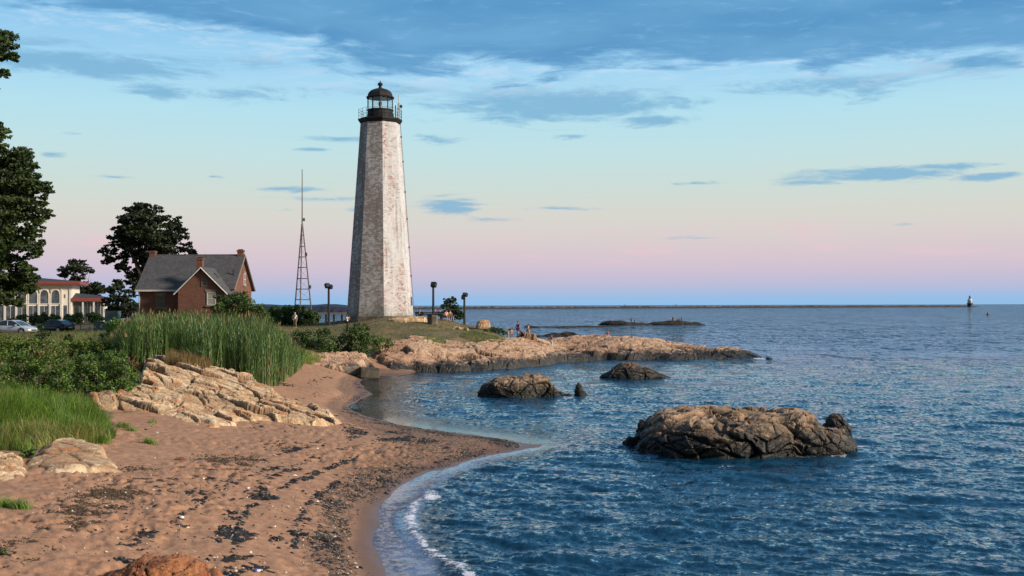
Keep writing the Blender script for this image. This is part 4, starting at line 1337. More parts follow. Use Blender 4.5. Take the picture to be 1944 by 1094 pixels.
def clump_points(clumps, per, seed, shell=0.55):
    """scatter places in a set of ellipsoids: (centre, radii); density follows the surface"""
    g = np.random.default_rng(seed)
    out, tint = [], []
    for c, r in clumps:
        r = np.array(r) if np.ndim(r) else np.array([r, r, r * .85])
        n = max(14, int(per * 4.6 * (r[0] * r[2] + r[0] * r[1] + r[1] * r[2]) / 3))
        d = g.normal(size=(n, 3))
        d /= np.linalg.norm(d, axis=1)[:, None]
        rad = shell + (1 - shell) * g.random(n) ** 0.7
        rad *= 1 + 0.30 * fbm(d * 2.2 + np.array(c) * 3.1, 3, seed=seed + 3)
        out.append(np.array(c) + d * r * rad[:, None])
        tint.append(np.clip(0.5 + 0.55 * fbm(out[-1] / max(.25, r.mean() * .55), 3, seed=seed + 5) + g.normal(0, .22, n) + g.normal(0, .12), 0, 1))
    return np.concatenate(out), np.concatenate(tint)


def foliage(name, clumps, per, size, mat, parent, seed, shell=.55, droop=.35, aspect=.62, dead=0.0):
    P, tint = clump_points(clumps, per, seed, shell)
    V, Fc = leaf_cards(P, size, seed + 1, droop, aspect)
    g = np.random.default_rng(seed + 2)
    dd = np.clip((fbm(P * 0.6, 3, seed=seed + 8) + dead * 2 - 1) * 3 + g.normal(0, .2, len(P)), 0, 1) if dead else np.zeros(len(P))
    return npmesh(name, V, Fc, mat, parent, False, None, {'tint': tint, 'dead': dd})


def limbs(name, base, tips, r0, mat, parent, seed, bend=.12):
    g = np.random.default_rng(seed)
    mb = MB()
    base = np.array(base, float)
    fork = base + (np.mean(tips, axis=0) - base) * .45
    fork[:2] = base[:2] + (fork[:2] - base[:2]) * .3
    mid = (base + fork) / 2 + g.normal(0, bend, 3) * [1, 1, 0]
    mb.tube([base - [0, 0, .3], mid, fork], [r0 * 1.25, r0 * .95, r0 * .75], 8)
    for tp in tips:
        tp = np.array(tp, float)
        f0 = fork + (mid - fork) * g.uniform(0, .5)
        m1 = f0 + (tp - f0) * .5 + g.normal(0, bend * 2, 3)
        mb.tube([f0, m1, tp], [r0 * .5, r0 * .3, r0 * .08], 6)
        for q in range(2):
            e = m1 + (tp - m1) * g.uniform(.1, .6)
            mb.tube([e, e + np.clip(g.normal(0, 1, 3), -1.2, 1.2) * min(1.2, np.linalg.norm(tp - f0) * .12)], [r0 * .12, r0 * .03], 5)
    return mb.build(name, mat, parent, smooth=True)


def pxclumps(lst, Y, dy=0.6, seed=0, jitter=1.0):
    """(px, py, r px) crown lumps at distance Y"""
    g = np.random.default_rng(seed)
    out = []
    for q in lst:
        px, py, r = q[:3]
        r = r * Y / F
        rz = r * (q[3] if len(q) > 3 else .85)
        out.append(((xa(px, Y), Y + g.uniform(-dy, dy) * r * 1.3 * jitter, za(py, Y, px)), (r, r, rz)))
    return out


def tree(name, label, lst, Y, base_px, r0, per, size, mat, seed, droop=.35, cat='tree', extra=None, group=None, sub=True):
    cl = pxclumps(lst, Y, 1.0, seed)
    bx, by = xa(base_px, Y), Y
    root = empty(name, (bx, by, tz(bx, by)))
    tag(root, label, cat, group)
    o = np.array(root.location)
    cl = [(np.array(c) - o, r) for c, r in cl]
    if sub:    # break lumps into sprays so that the outline stays ragged
        g = np.random.default_rng(seed + 50)
        more = []
        for c, r in cl:
            k = 18
            for _ in range(k):
                d = g.normal(size=3)
                d /= np.linalg.norm(d)
                more.append((c + d * np.array(r) * g.uniform(.55, 1.0), np.array(r) * np.array([.34, .34, .15]) * g.uniform(.5, 1.25)))
            more.append((c, np.array(r) * .58))
        cl2 = more
    else:
        cl2 = cl
    foliage('crown', cl2, per, size, mat, root, seed, .45, droop)
    limbs('trunk', (0, 0, 0), [c for c, r in cl if r[0] > (1.0 if Y < 100 else .5)][:14], r0, M['bark'], root, seed + 9, .25)
    return root


tree('maple_tree', 'big dark broadleaf tree at the left edge, its boughs overhanging the silver car',
     [(-60, 60, 60), (-25, 275, 45), (0, 330, 60), (10, 400, 60), (5, 470, 55), (0, 540, 45), (-12, 92, 20), (6, 80, 14), (18, 104, 11), (8, 140, 11), (-70, 150, 40), (-80, 240, 60), (-18, 246, 26), (8, 262, 22), (-10, 300, 45), (32, 300, 26), (52, 318, 20), (28, 345, 42),
      (66, 352, 24), (90, 362, 13), (62, 392, 28), (88, 408, 13), (30, 410, 46), (66, 438, 20), (40, 462, 30), (62, 478, 13), (20, 500, 40), (54, 515, 16), (25, 540, 30), (48, 548, 15), (8, 566, 26), (34, 574, 13), (-30, 440, 60), (-40, 360, 60), (-50, 520, 60), (-110, 400, 80), (-130, 150, 90), (-150, 520, 70), (-110, 300, 80)],
     62, -110, .5, 150, .24, M['leaf_big'], 101, .45)
tree('broadleaf_tree', 'dark round-headed tree rising behind the left end of the brick house',
     [(275, 425, 44), (300, 450, 44), (255, 455, 34), (285, 475, 40), (262, 408, 24), (292, 402, 22), (238, 424, 20), (322, 424, 24), (282, 436, 30), (252, 452, 26), (226, 455, 20), (306, 454, 28), (342, 452, 22), (332, 478, 20), (356, 470, 14), (362, 480, 8), (212, 478, 17), (204, 494, 12), (232, 486, 18), (240, 508, 14),
      (262, 486, 18), (292, 488, 24), (222, 506, 8), (256, 520, 16), (268, 505, 14), (246, 534, 18)], 138, 280, .42, 46, .40, M['leaf_tree'], 111, .3)
tree('broadleaf_tree', 'low dark bushy tree against the left wall of the brick house',
     [(235, 556, 24), (222, 572, 22), (250, 575, 24), (240, 590, 24), (262, 545, 14), (258, 592, 20), (215, 590, 14), (228, 540, 12)], 124, 245, .2, 30, .4, M['leaf_tree'], 113, .3)
tree('pine_tree', 'small dark tree with flat layered crown behind the pavilion roof',
     [(140, 500, 18, .5), (158, 508, 18, .5), (125, 513, 17, .5), (146, 516, 20, .6), (170, 515, 8, .5), (150, 530, 14, .6), (118, 522, 9, .5)], 205, 148, .3, 13, .6, M['leaf_tree'], 117, .2)
tree('pine_tree', 'low spreading dark tree behind the red edge of the glazed wing',
     [(165, 545, 20, .6), (182, 548, 18, .6), (150, 552, 20, .7), (196, 550, 10, .5), (172, 556, 22, .5)], 200, 168, .3, 13, .6, M['leaf_tree'], 119, .2)
tree('small_tree', 'lone small bushy tree on the headland between two floodlight poles',
     [(850, 572, 8, 1), (846, 580, 9), (858, 578, 10), (866, 586, 10), (855, 592, 13), (868, 598, 12), (845, 597, 9), (860, 568, 6, 1), (876, 600, 7)], 137, 860, .12, 34, .3, M['leaf_dark'], 121, -.3)


def shrub(name, label, lst, Y, mat, per, size, seed, group=None, dead=0.0, cat='shrub', zbase=None, stems=6, droop=.1):
    cl = pxclumps(lst, Y, .9, seed)
    cx_ = float(np.mean([c[0] for c, r in cl]))
    zb = tz(cx_, Y) if zbase is None else zbase
    root = empty(name, (cx_, Y, zb))
    tag(root, label, cat, group)
    o = np.array(root.location)
    loc = [(np.array(c) - o, np.array(r)) for c, r in cl]
    g = np.random.default_rng(seed + 1)
    more = []
    for c, r in loc:
        more.append((c, r * .9))
        for _ in range(7):
            d = g.normal(size=3)
            d /= np.linalg.norm(d)
            more.append((c + d * r * g.uniform(.6, 1.05), r * g.uniform(.2, .4)))
    foliage('leaves', more, per, size, mat, root, seed, .5, droop, .6, dead)
    mb = MB()
    for k in range(stems):
        c, r = loc[k % len(loc)]
        mb.tube([(g.normal(0, .02), g.normal(0, .02), -.15), c * .6 + g.normal(0, .08, 3), c], [.05, .035, .012], 5)
    mb.build('stem', M['bark'], root)
    return root


shrub('shrub', 'dark green rounded shrub covering the right corner of the brick house', [(425, 572, 18), (452, 566, 18), (440, 585, 30), (472, 578, 20), (495, 588, 16), (415, 592, 22), (468, 600, 28), (500, 602, 18), (445, 606, 30)], 103, M['leaf_mid'], 150, .2, 131)
shrub('shrub', 'low dark hedge-like shrub behind the man in the white shirt', [(520, 592, 14), (545, 589, 13), (570, 590, 13), (590, 598, 13), (535, 602, 16), (560, 603, 16), (585, 606, 14), (600, 605, 8), (515, 598, 16), (570, 604, 16), (548, 606, 14), (510, 613, 15), (530, 614, 15), (550, 615, 15), (570, 615, 15), (590, 613, 13)], 138, M['leaf_mid'], 130, .26, 133)
shrub('shrub', 'dark thicket in the middle of the strip below the lawn, left of its tallest bush', [(565, 640, 16), (590, 640, 18), (612, 634, 17), (600, 655, 20), (575, 657, 18), (625, 650, 20), (628, 668, 16)], 99, M['leaf_mid'], 150, .18, 135)
shrub('shrub', 'tallest dark bush at the right end of the thicket above the far rocks', [(660, 634, 18), (682, 630, 18), (692, 622, 10), (650, 655, 22), (680, 655, 24), (698, 645, 14), (665, 672, 18), (690, 674, 14)], 100, M['leaf_mid'], 150, .18, 137)
shrub('shrub', 'light green low scrub to the right of the dark thicket, on the rocks', [(715, 644, 14), (732, 650, 12), (720, 656, 14), (742, 655, 8)], 101.5, M['leaf_olive'], 150, .16, 139)
shrub('shrub', 'small low green shrub at the edge of the headland turf beside the walkers', [(935, 626, 10, .6), (948, 628, 10, .6), (925, 628, 7, .6), (958, 632, 6, .6)], 124, M['leaf_mid'], 150, .2, 141)
# near scrub on the bank, each clump its own shrub
NS = 'scrub on the left bank'
shrub('bramble_bush', 'largest dark green bramble bush on the bank above the pale ledge', [(165, 690, 28), (200, 682, 26), (228, 694, 22), (150, 715, 28), (190, 715, 34), (228, 722, 26), (205, 745, 28), (170, 745, 24), (245, 735, 14), (232, 752, 16)], 49, M['leaf_green'], 420, .11, 143, NS, .2)
shrub('bramble_bush', 'bright green bramble bush left of the largest one, with reddish leaves', [(40, 690, 34), (80, 685, 28), (110, 695, 24), (20, 715, 34), (65, 720, 34), (105, 722, 26), (130, 735, 18), (40, 745, 30), (90, 748, 26)], 46, M['leaf_green'], 400, .11, 145, NS, .3)
shrub('bramble_bush', 'olive scrub along the top of the bank at the left edge', [(-10, 662, 28), (25, 656, 24), (60, 660, 22), (95, 660, 20), (40, 675, 26), (0, 680, 26)], 62, M['leaf_olive'], 260, .14, 147, NS, .22)
shrub('bramble_bush', 'yellow-green scrub at the top of the bank left of the reeds', [(135, 660, 22), (165, 658, 22), (200, 656, 22), (220, 668, 20), (150, 675, 24), (190, 672, 22), (245, 672, 18)], 66, M['leaf_olive'], 260, .14, 149, NS, .15)
shrub('bramble_bush', 'russet-tinged scrub running down beside the pale ledge to the reeds', [(235, 688, 12), (255, 692, 12), (275, 698, 9), (222, 684, 12), (262, 706, 10)], 60, M['leaf_olive'], 320, .12, 151, NS, .75)
shrub('weed_plant', 'tall pale green weeds standing left of the reed bed', [(205, 618, 13), (222, 612, 12), (240, 620, 12), (212, 635, 16), (232, 640, 16), (195, 640, 14), (250, 640, 10)], 80, M['leaf_bright'], 150, .17, 153)
shrub('weed_plant', 'dark leafy sapling on the bank in front of the black car', [(80, 622, 8), (85, 634, 9), (77, 640, 8)], 85, M['leaf_dark'], 150, .17, 155)
shrub('weed_plant', 'small dark leafy bush on the bank, left of a pair before the fence', [(132, 640, 8), (125, 648, 10), (138, 650, 9)], 82, M['leaf_dark'], 150, .17, 157)
shrub('weed_plant', 'small dark leafy bush on the bank, right one of the pair before the fence', [(166, 647, 8), (170, 655, 10), (160, 656, 8)], 82, M['leaf_dark'], 150, .17, 159)
shrub('hedge', 'clipped green hedge in front of the white arcaded hall', [(40, 608, 13), (62, 606, 13), (85, 607, 13), (108, 606, 13), (130, 606, 13), (152, 605, 13), (174, 603, 13), (188, 604, 11), (25, 612, 11)], 146, M['leaf_mid'], 170, .24, 161, cat='hedge')
shrub('weed_plant', 'single bright green weed sprouting low at the far left of the sand', [(8, 1044, 5), (12, 1048, 4), (4, 1048, 4)], 20.5, M['leaf_bright'], 2600, .035, 163)
shrub('weed_plant', 'small leafy plant growing between the two left boulders', [(48, 862, 10), (62, 858, 9), (40, 872, 9), (56, 872, 10)], 32, M['leaf_green'], 900, .06, 165)


# ------------------------------------------------------------------ reeds and grass
def blades(name, base, hgt, wid, lean, mat, seed, label, cat, parent=None, dead=None, seg=3, stem=False, group=None, kind='stuff', curl=.5):
    g = np.random.default_rng(seed)
    n = len(base)
    az = 5.0 * fbm(base * [.9, .9, 0] + seed, 2, seed=seed + 4) + g.normal(0, .9, n)
    dr = np.c_[np.cos(az), np.sin(az), np.zeros(n)]
    sd_ = np.c_[-np.sin(az + g.normal(0, .5, n)), np.cos(az), np.zeros(n)]
    rows_ = []
    for i in range(seg + 1):
        f = i / seg
        c = base + dr * (lean * f ** 2 * hgt)[:, None] + np.c_[np.zeros(n), np.zeros(n), hgt * (f - curl * lean * f ** 2.5)]
        wv = (wid * (1 - f) ** .7 * .5 + .0004)[:, None]
        rows_.append(c - sd_ * wv)
        rows_.append(c + sd_ * wv)
    V = np.stack(rows_, 1).reshape(-1, 3)
    k = 2 * (seg + 1)
    i0 = (np.arange(n) * k)[:, None, None]
    q = np.array([[2 * i, 2 * i + 1, 2 * i + 3, 2 * i + 2] for i in range(seg)])[None]
    Fc = (i0 + q).reshape(-1, 4)
    tint = np.repeat(np.clip(.5 + .5 * fbm(base * [.5, .5, 0], 3, seed=seed) + g.normal(0, .25, n), 0, 1), seg)
    de = np.repeat(np.zeros(n) if dead is None else dead, seg)
    o = npmesh(name, V, Fc, mat, parent, False, None, {'tint': tint, 'dead': de})
    if label:
        tag(o, label, cat, group, kind)
    return o


def scatter(poly_pxY, n, seed):
    """random places inside a polygon of (px, Y) corners"""
    g = np.random.default_rng(seed)
    poly = np.array([(xa(px, Y), Y) for px, Y in poly_pxY])
    lo, hi = poly.min(0), poly.max(0)
    out = np.zeros((0, 2))
    while len(out) < n:
        q = g.uniform(lo, hi, size=(n * 2, 2))
        out = np.r_[out, q[in_poly(q[:, 0], q[:, 1], poly)]]
    out = out[:n]
    return np.c_[out, TZ(out[:, 0], out[:, 1])]


rp = [(200, 66), (240, 63), (300, 64), (340, 65), (400, 64), (430, 66), (490, 64.5), (525, 66), (545, 72), (572, 84), (580, 94), (560, 96), (520, 86), (450, 80), (350, 80), (260, 80), (200, 78)]
B = scatter(rp, 5200, 201)
pxs = B[:, 0] / B[:, 1] * F + 972
ytop = np.interp(pxs, [195, 225, 260, 330, 400, 470, 510, 535, 552, 572, 585], [648, 618, 592, 587, 589, 593, 602, 618, 640, 662, 684])
ztop = CH - (ytop - 580) * B[:, 1] / F
g = np.random.default_rng(202)
hg = np.clip((ztop - B[:, 2]) * (g.uniform(.66, 1.03, len(B)) + .10 * fbm(B * [.8, .8, 0], 2, seed=88)), .5, 4.6)
reedroot = empty('reed_bed', (0, 0, 0))
o = blades('reed_stem', B, hg, np.full(len(B), .05), g.uniform(.02, .16, len(B)), M['reed'], 203, None, None, reedroot, np.clip(g.normal(.12, .25, len(B)), 0, 1), 4)
lf, lh_, dl = [], [], []
for k in range(7):
    f = .08 + .85 * g.random(len(B))
    q = B + np.c_[g.normal(0, .06, len(B)), g.normal(0, .06, len(B)), hg * f * .96]
    lf.append(q)
    lh_.append(g.uniform(.35, .75, len(B)) * np.clip(hg / 3, .5, 1.1))
    dl.append(np.clip(g.normal(.05, .2, len(B)) + .8 * (f < .25) * g.random(len(B)) + .3 * sstep(.4, .9, fbm(B * .35, 3, seed=77) + .5), 0, 1))
lf, lh_, dl = np.concatenate(lf), np.concatenate(lh_), np.concatenate(dl)
blades('reed_leaf', lf, lh_, g.uniform(.03, .06, len(lf)), g.uniform(.3, .95, len(lf)), M['reed'], 205, None, None, reedroot, dl, 3)
# tan plumes on some of the tops
pl = B[g.random(len(B)) < .22]
ph = hg[:len(pl)]
sel = g.random(len(B)) < .2
pt = B[sel] + np.c_[np.zeros(sel.sum()), np.zeros(sel.sum()), hg[sel] * .96]
blades('reed_plume', pt, g.uniform(.18, .4, len(pt)), g.uniform(.05, .1, len(pt)), g.uniform(.1, .5, len(pt)), M['drygrass'], 207, None, None, reedroot, np.clip(g.normal(.5, .3, len(pt)), 0, 1), 2)
tag(reedroot, 'tall green reed bed between the brick house and the beach', 'reeds', None, 'stuff')

B = scatter([(-60, 33.6), (60, 33.2), (120, 35), (205, 36.5), (222, 38.5), (200, 42.5), (150, 45), (100, 44), (0, 46), (-60, 46)], 15000, 211)
g = np.random.default_rng(212)
hh = g.uniform(.35, 1.0, len(B)) * (0.78 + .65 * fbm(B * [.9, .9, 0], 3, seed=5))
blades('beach_grass', B, hh, g.uniform(.012, .026, len(B)), g.uniform(.2, .8, len(B)), M['grass'], 213, 'long bright green beach grass below the brambles', 'grass', None, np.clip(g.normal(.15, .2, len(B)) + .4 * (fbm(B * [.4, .4, 0], 2, seed=6) > .25), 0, 1), 4)
B = scatter([(312, 59), (345, 58.5), (400, 60.5), (405, 63), (360, 64.5), (318, 63)], 3000, 215)
B[:, 2] = [ledge_z(x, y) for x, y in B[:, :2]]
blades('dry_grass', B, np.random.default_rng(4).uniform(.35, .8, len(B)), np.full(len(B), .022), np.random.default_rng(5).uniform(.1, .5, len(B)), M['drygrass'], 216, 'yellow and brown dry grass between the pale ledge and the reeds', 'grass', None, np.random.default_rng(6).random(len(B)) * .8, 3)
B = scatter([(548, 88), (590, 89), (620, 93), (560, 95)], 1400, 217)
blades('marsh_grass', B, np.random.default_rng(4).uniform(.4, .9, len(B)), np.full(len(B), .035), np.random.default_rng(5).uniform(.1, .5, len(B)), M['grass'], 218, 'yellow-green marsh grass at the right foot of the reeds', 'grass', None, np.random.default_rng(6).random(len(B)) * .6, 3)
# rough grass over the bank and round the lawn
B = scatter([(-200, 46), (120, 45), (250, 52), (290, 62), (210, 66), (200, 110), (-200, 110)], 16000, 221)
g = np.random.default_rng(222)
blades('rough_grass', B, g.uniform(.25, .6, len(B)), g.uniform(.025, .05, len(B)), g.uniform(.2, .8, len(B)), M['rough'], 223, 'rough olive and straw grass over the bank below the parked cars', 'grass', None, np.clip(g.normal(.3, .3, len(B)), 0, 1), 2)
B = scatter([(520, 104), (600, 101), (740, 106), (800, 113), (900, 117), (960, 121), (940, 128), (860, 134), (700, 136), (520, 140)], 14000, 225)
B[:, 2] += .02
g = np.random.default_rng(226)
blades('headland_turf', B, g.uniform(.06, .2, len(B)), g.uniform(.03, .06, len(B)), g.uniform(.2, .8, len(B)), M['lawn'], 227, 'short brown-green turf over the headland below the lighthouse', 'grass', None, np.clip(g.normal(.4, .3, len(B)), 0, 1), 2)
B = scatter([(870, 111.5), (905, 109.5), (950, 112), (968, 117), (940, 120), (890, 116)], 3500, 231)
B[:, 2] = [ledge_z(x, y) for x, y in B[:, :2]]
g = np.random.default_rng(232)
blades('green_turf', B, g.uniform(.08, .25, len(B)), g.uniform(.03, .06, len(B)), g.uniform(.2, .8, len(B)), M['rough'], 233, 'brighter green turf at the right end of the headland lawn', 'grass', None, np.clip(g.normal(.1, .2, len(B)), 0, 1), 2)
B = scatter([(800, 108), (830, 107.5), (850, 109), (815, 110.5)], 500, 228)
B[:, 2] = [ledge_z(x, y) for x, y in B[:, :2]]
blades('grass_strip', B, np.random.default_rng(4).uniform(.15, .4, len(B)), np.full(len(B), .04), np.random.default_rng(5).uniform(.1, .5, len(B)), M['grass'], 229, 'small strip of green growth in a hollow of the headland rock', 'grass', None, None, 2)
# single tufts on the sand
for i, (px, py, z, r, n, lab) in enumerate([(283, 848, 1.15, .26, 260, 'green grass tuft standing alone farthest out on the sand'), (250, 828, 1.2, .22, 150, 'small grass tuft between the beach grass and the lone outer tuft'),
                                            (290, 817, 1.1, .18, 90, 'sparse tiny grass tuft close under the pale ledge'), (190, 848, 1.35, .34, 400, 'grass tuft drooping over the right end of the smooth boulder'), (232, 815, 1.4, .26, 240, 'grass tuft against the orange foot of the pale ledge'),
                                            (10, 962, 1.45, .2, 200, 'grass tuft at the left edge of the sand'), (38, 968, 1.4, .24, 240, 'low grass tuft just right of the edge tuft, on the sand')]):
    c = at(px, py, z)
    c[2] = tz(c[0], c[1])
    g = np.random.default_rng(300 + i)
    off = g.normal(0, r * .5, (n, 2)) * [1, .7]
    blades('grass_tuft', np.c_[off, np.zeros(n)], g.uniform(.12, .42, n) * (r / .26), g.uniform(.008, .016, n), g.uniform(.3, .9, n), M['grass'], 310 + i, lab, 'grass tuft', None, np.clip(g.normal(.1, .2, n), 0, 1), 3, group='tufts of grass on the sand', kind=None).location = [float(v) for v in c]

# ------------------------------------------------------------------ floodlight poles, mast, fences, boxes
def floodlight(label, px, Y, ytop, heads, lamps, yaw):
    x = xa(px, Y)
    zb = max(tz(x, Y), 0)
    root = empty('floodlight_pole', (x, Y, zb), 0)
    tag(root, label, 'floodlight', 'floodlight poles round the lighthouse')
    H = za(ytop, Y, px) - zb
    MB().tube([(0, 0, -.2), (0, 0, H - .35)], [.15, .12], 10).build('pole', M['black'], root)
    MB().box(-.24, .24, -.24, .24, -.1, .1).build('base_plate', M['concrete'], root)
    for (dx, dz, wdt, ht, ry) in lamps:
        Mz = Matrix.Rotation(yaw + ry, 3, 'Z') @ Matrix.Rotation(R(-28), 3, 'X')
        c = Vector((dx, -.05, H + dz))
        h = MB().obox(c, (wdt / 2, .2, ht / 2), Mz)
        h.tube([(0, 0, H - .4), (dx * .6, 0, H + dz - ht * .4), (dx, 0, H + dz)], .045, 6)
        hb = h.build('lamp_head', M['black'], root, .02)
        MB().obox(c + Mz @ Vector((0, -.21, 0)), (wdt / 2 - .06, .012, ht / 2 - .06), Mz).build('lens', M['glass_dark'], hb)
    return root


floodlight('black floodlight pole left of the lighthouse with two square lamp heads', 624, 126, 537, 2, [(-.16, -.34, .52, .52, .5), (.25, -.46, .34, .42, -.6)], .3)
floodlight('black floodlight pole just right of the lighthouse with a single wide head', 822.5, 124, 535, 1, [(.06, -.34, .6, .56, 0)], -.35)
floodlight('shorter black floodlight pole right of the lone small tree', 881.5, 131, 555, 2, [(.1, -.3, .55, .4, 0), (-.12, -.62, .45, .4, .4)], -.5)

MY = 150.0
mx = xa(573.5, MY)
mz = tz(mx, MY)
mast = empty('radio_mast', (mx, MY, mz))
tag(mast, 'slender rusty lattice mast with a whip antenna and small grey boxes', 'mast')
mk = MY / F
mt_, mtop = za(425, MY, 573) - mz, za(321, MY, 573) - mz
rb_ = 18.5 * mk * 1.16
legs = []
for k in range(3):
    a = R(30 + 120 * k)
    bpt = Vector((rb_ * math.cos(a) * 1.0, rb_ * math.sin(a), -.2))
    tpt = Vector((.05 * math.cos(a), .05 * math.sin(a), mt_))
    legs.append((bpt, tpt))
    MB().tube([bpt, tpt], [.10, .075], 6).build('leg', M['steel'], mast)
hs = [za(py, MY, 573) - mz for py in (569, 549, 529, 508, 488, 468, 447)]
for h in hs:
    f = (h + .2) / (mt_ + .2)
    P3 = [b_.lerp(t_, f) for b_, t_ in legs]
    MB().tube([P3[0], P3[1], P3[2], P3[0]], .06, 5, cap=False).build('ring_brace', M['steel'], mast)
for i in range(len(hs) - 1):
    dg = MB()
    f0, f1 = (hs[i] + .2) / (mt_ + .2), (hs[i + 1] + .2) / (mt_ + .2)
    pts = []
    for k in range(3):
        pts += [legs[k][0].lerp(legs[k][1], f0), legs[(k + 1) % 3][0].lerp(legs[(k + 1) % 3][1], f1)]
    for q in range(0, 6, 2):
        dg.tube([pts[q], pts[q + 1]], .014, 4)
    dg.build('diagonal_brace', M['steel'], mast)
MB().tube([(0, 0, mt_ - .8), (0, 0, mt_ + (425 - 412) * mk), (0, 0, mtop)], [.09, .08, .05], 6).build('whip_antenna', M['steel'], mast)
for px, py, sz in ((577, 417, .2), (581, 483, .24), (588.5, 545, .24)):
    x = (px - 573.5) * mk
    zc = za(py, MY, 573) - mz
    MB().box(x - sz * .6, x + sz * .6, -.15, .15, zc - sz, zc + sz).build('equipment_box', M['steel'], mast, .02)

# rail fence on the far side of the point, seen past the pole
FY = 150.0
fx0, fx1 = xa(604, FY), xa(664, FY)
fe = empty('rail_fence', (fx0, FY, 3.0))
tag(fe, 'pale weathered rail on dark posts beyond the left floodlight pole', 'fence')
zt_ = za(595, FY, 630) - 3.0
ps = np.linspace(0, fx1 - fx0, 5)
for q in ps:
    MB().box(q - .12, q + .12, -.12, .12, -.8, zt_ - .14).build('post', M['black'], fe)
for i in range(4):
    MB().box(ps[i] - .05, ps[i + 1] - .06, -.2, .2, zt_ - .13, zt_ + .12).build('rail', M['wood'], fe)

# low dark fence behind the cars
FY = 122.0
fx0, fx1 = xa(137, FY), xa(268, FY)
z0 = tz((fx0 + fx1) / 2, FY)
fe = empty('metal_fence', (fx0, FY, z0))
tag(fe, 'low dark metal fence between the black car and the brick house', 'fence')
n = 9
M['mesh_wire'] = plain('fence_mesh', (.02, .022, .022), .7)
zt_ = za(611.5, FY, 200) - z0
for i in range(n):
    q = (fx1 - fx0) * i / (n - 1)
    MB().tube([(q, 0, -.3), (q, 0, zt_)], .04, 6).build('post', M['black'], fe)
MB().tube([(0, 0, zt_ - .02), (fx1 - fx0, 0, zt_ - .02)], .03, 6).build('top_rail', M['black'], fe)
wm = MB()
for i in range(70):
    q = (fx1 - fx0) * i / 69
    wm.box(q - .012, q + .012, -.012, .012, .05, zt_)
for h in np.linspace(.08, zt_ - .1, 7):
    wm.box(0, fx1 - fx0, -.01, .01, h - .01, h + .01)
wm.build('wire_panel', M['mesh_wire'], fe)

M['teal'] = plain('green_cabinet', (.10, .17, .16), .55)
for (p0, p1, y0, y1, Y, lab) in ((202, 226, 591, 626, 120, 'tall grey-green utility cabinet left of the brick house'), (181, 203, 611, 627, 119, 'low grey-green utility box with two white labels beside the tall cabinet')):
    x0, x1 = xa(p0, Y), xa(p1, Y)
    zb = tz((x0 + x1) / 2, Y)
    r = empty('utility_cabinet', ((x0 + x1) / 2, Y, zb))
    tag(r, lab, 'cabinet')
    h = za(y0, Y, p0) - zb
    w2 = (x1 - x0) / 2
    MB().box(-w2, w2, -.5, .5, -.1, h - .06).build('cabinet_body', M['teal'], r, .02)
    MB().box(-w2 - .05, w2 + .05, -.55, .55, h - .06, h + .02).build('lid', M['teal'], r, .02)
    for sx_ in (-1, 1):
        MB().box(sx_ * w2 * .5 - w2 * .42, sx_ * w2 * .5 + w2 * .42, -.525, -.5, .1, h - .15).build('cabinet_door', M['teal'], r)
    if p0 == 181:
        for sx_, ww in ((-.75, .09), (.35, .13)):
            MB().box(sx_ * w2 - ww, sx_ * w2 + ww, -.545, -.526, h * .35, h * .35 + ww * 2).build('warning_label', M['white'], r)

# plinth boxes under the middle floodlight
c = on(816, 121)
b = MB().box(-.26, .26, -.26, .26, -.1, .95)
b.box(-.3, .3, -.3, .3, .95, 1.06)
tag(b.build('litter_bin', M['black'], None, .03, loc=c), 'dark litter bin beside the foot of the middle floodlight pole', 'bin')
c = on(824, 121.2)
tag(MB().box(-.36, .36, -.3, .3, -.1, 1.0).build('stone_block', M['concrete'], None, .06, loc=c), 'grey stone block standing right of the dark litter bin', 'block')


# ------------------------------------------------------------------ benches
def bench(label, px, Y, rz, wd):
    p_ = on(px, Y)
    r = empty('park_bench', p_, rz)
    tag(r, label, 'bench')
    for i in range(3):
        MB().box(-wd / 2, wd / 2, -.24 + .17 * i, -.1 + .17 * i, .42, .46).build('seat_slat', M['black'], r)
    for i in range(2):
        MB().box(-wd / 2, wd / 2, .27 + .03 * i, .31 + .03 * i, .55 + .18 * i, .69 + .18 * i).build('back_slat', M['black'], r)
    for s_ in (-1, 1):
        l = MB()
        x = s_ * (wd / 2 - .15)
        l.box(x - .03, x + .03, -.24, -.18, 0, .42)
        l.box(x - .03, x + .03, .22, .28, 0, .42)
        l.box(x - .03, x + .03, -.24, .28, .38, .418)
        l.box(x - .029, x + .029, .285, .345, .3, .9)
        l.build('leg_frame', M['black'], r)
    return r


bench('dark bench seen from behind, under the middle floodlight pole', 819, 127, R(180), 2.6)
bench('dark bench with a pale-shirted and a dark-shirted sitter beside the small tree', 849, 127.5, R(35), 1.8)
bench('dark bench end tucked against the right foot of the lighthouse', 797, 127.5, R(170), 1.0)


# ------------------------------------------------------------------ people
def skin_mesh(name, verts, edges, radii, sub=1):
    me = bpy.data.meshes.new(name)
    me.from_pydata([tuple(map(float, v)) for v in verts], edges, [])
    o = bpy.data.objects.new(name, me)
    COL.objects.link(o)
    sk = o.modifiers.new('s', 'SKIN')
    sk.use_smooth_shade = True
    for i, r in enumerate(radii):
        me.skin_vertices[0].data[i].radius = (r, r) if np.ndim(r) == 0 else tuple(r)
        me.skin_vertices[0].data[i].use_root = (i == 0)
    sm = o.modifiers.new('u', 'SUBSURF')
    sm.levels = sub
    dg = bpy.context.evaluated_depsgraph_get()
    m2 = bpy.data.meshes.new_from_object(o.evaluated_get(dg))
    bpy.data.objects.remove(o)
    m2.name = name
    return m2


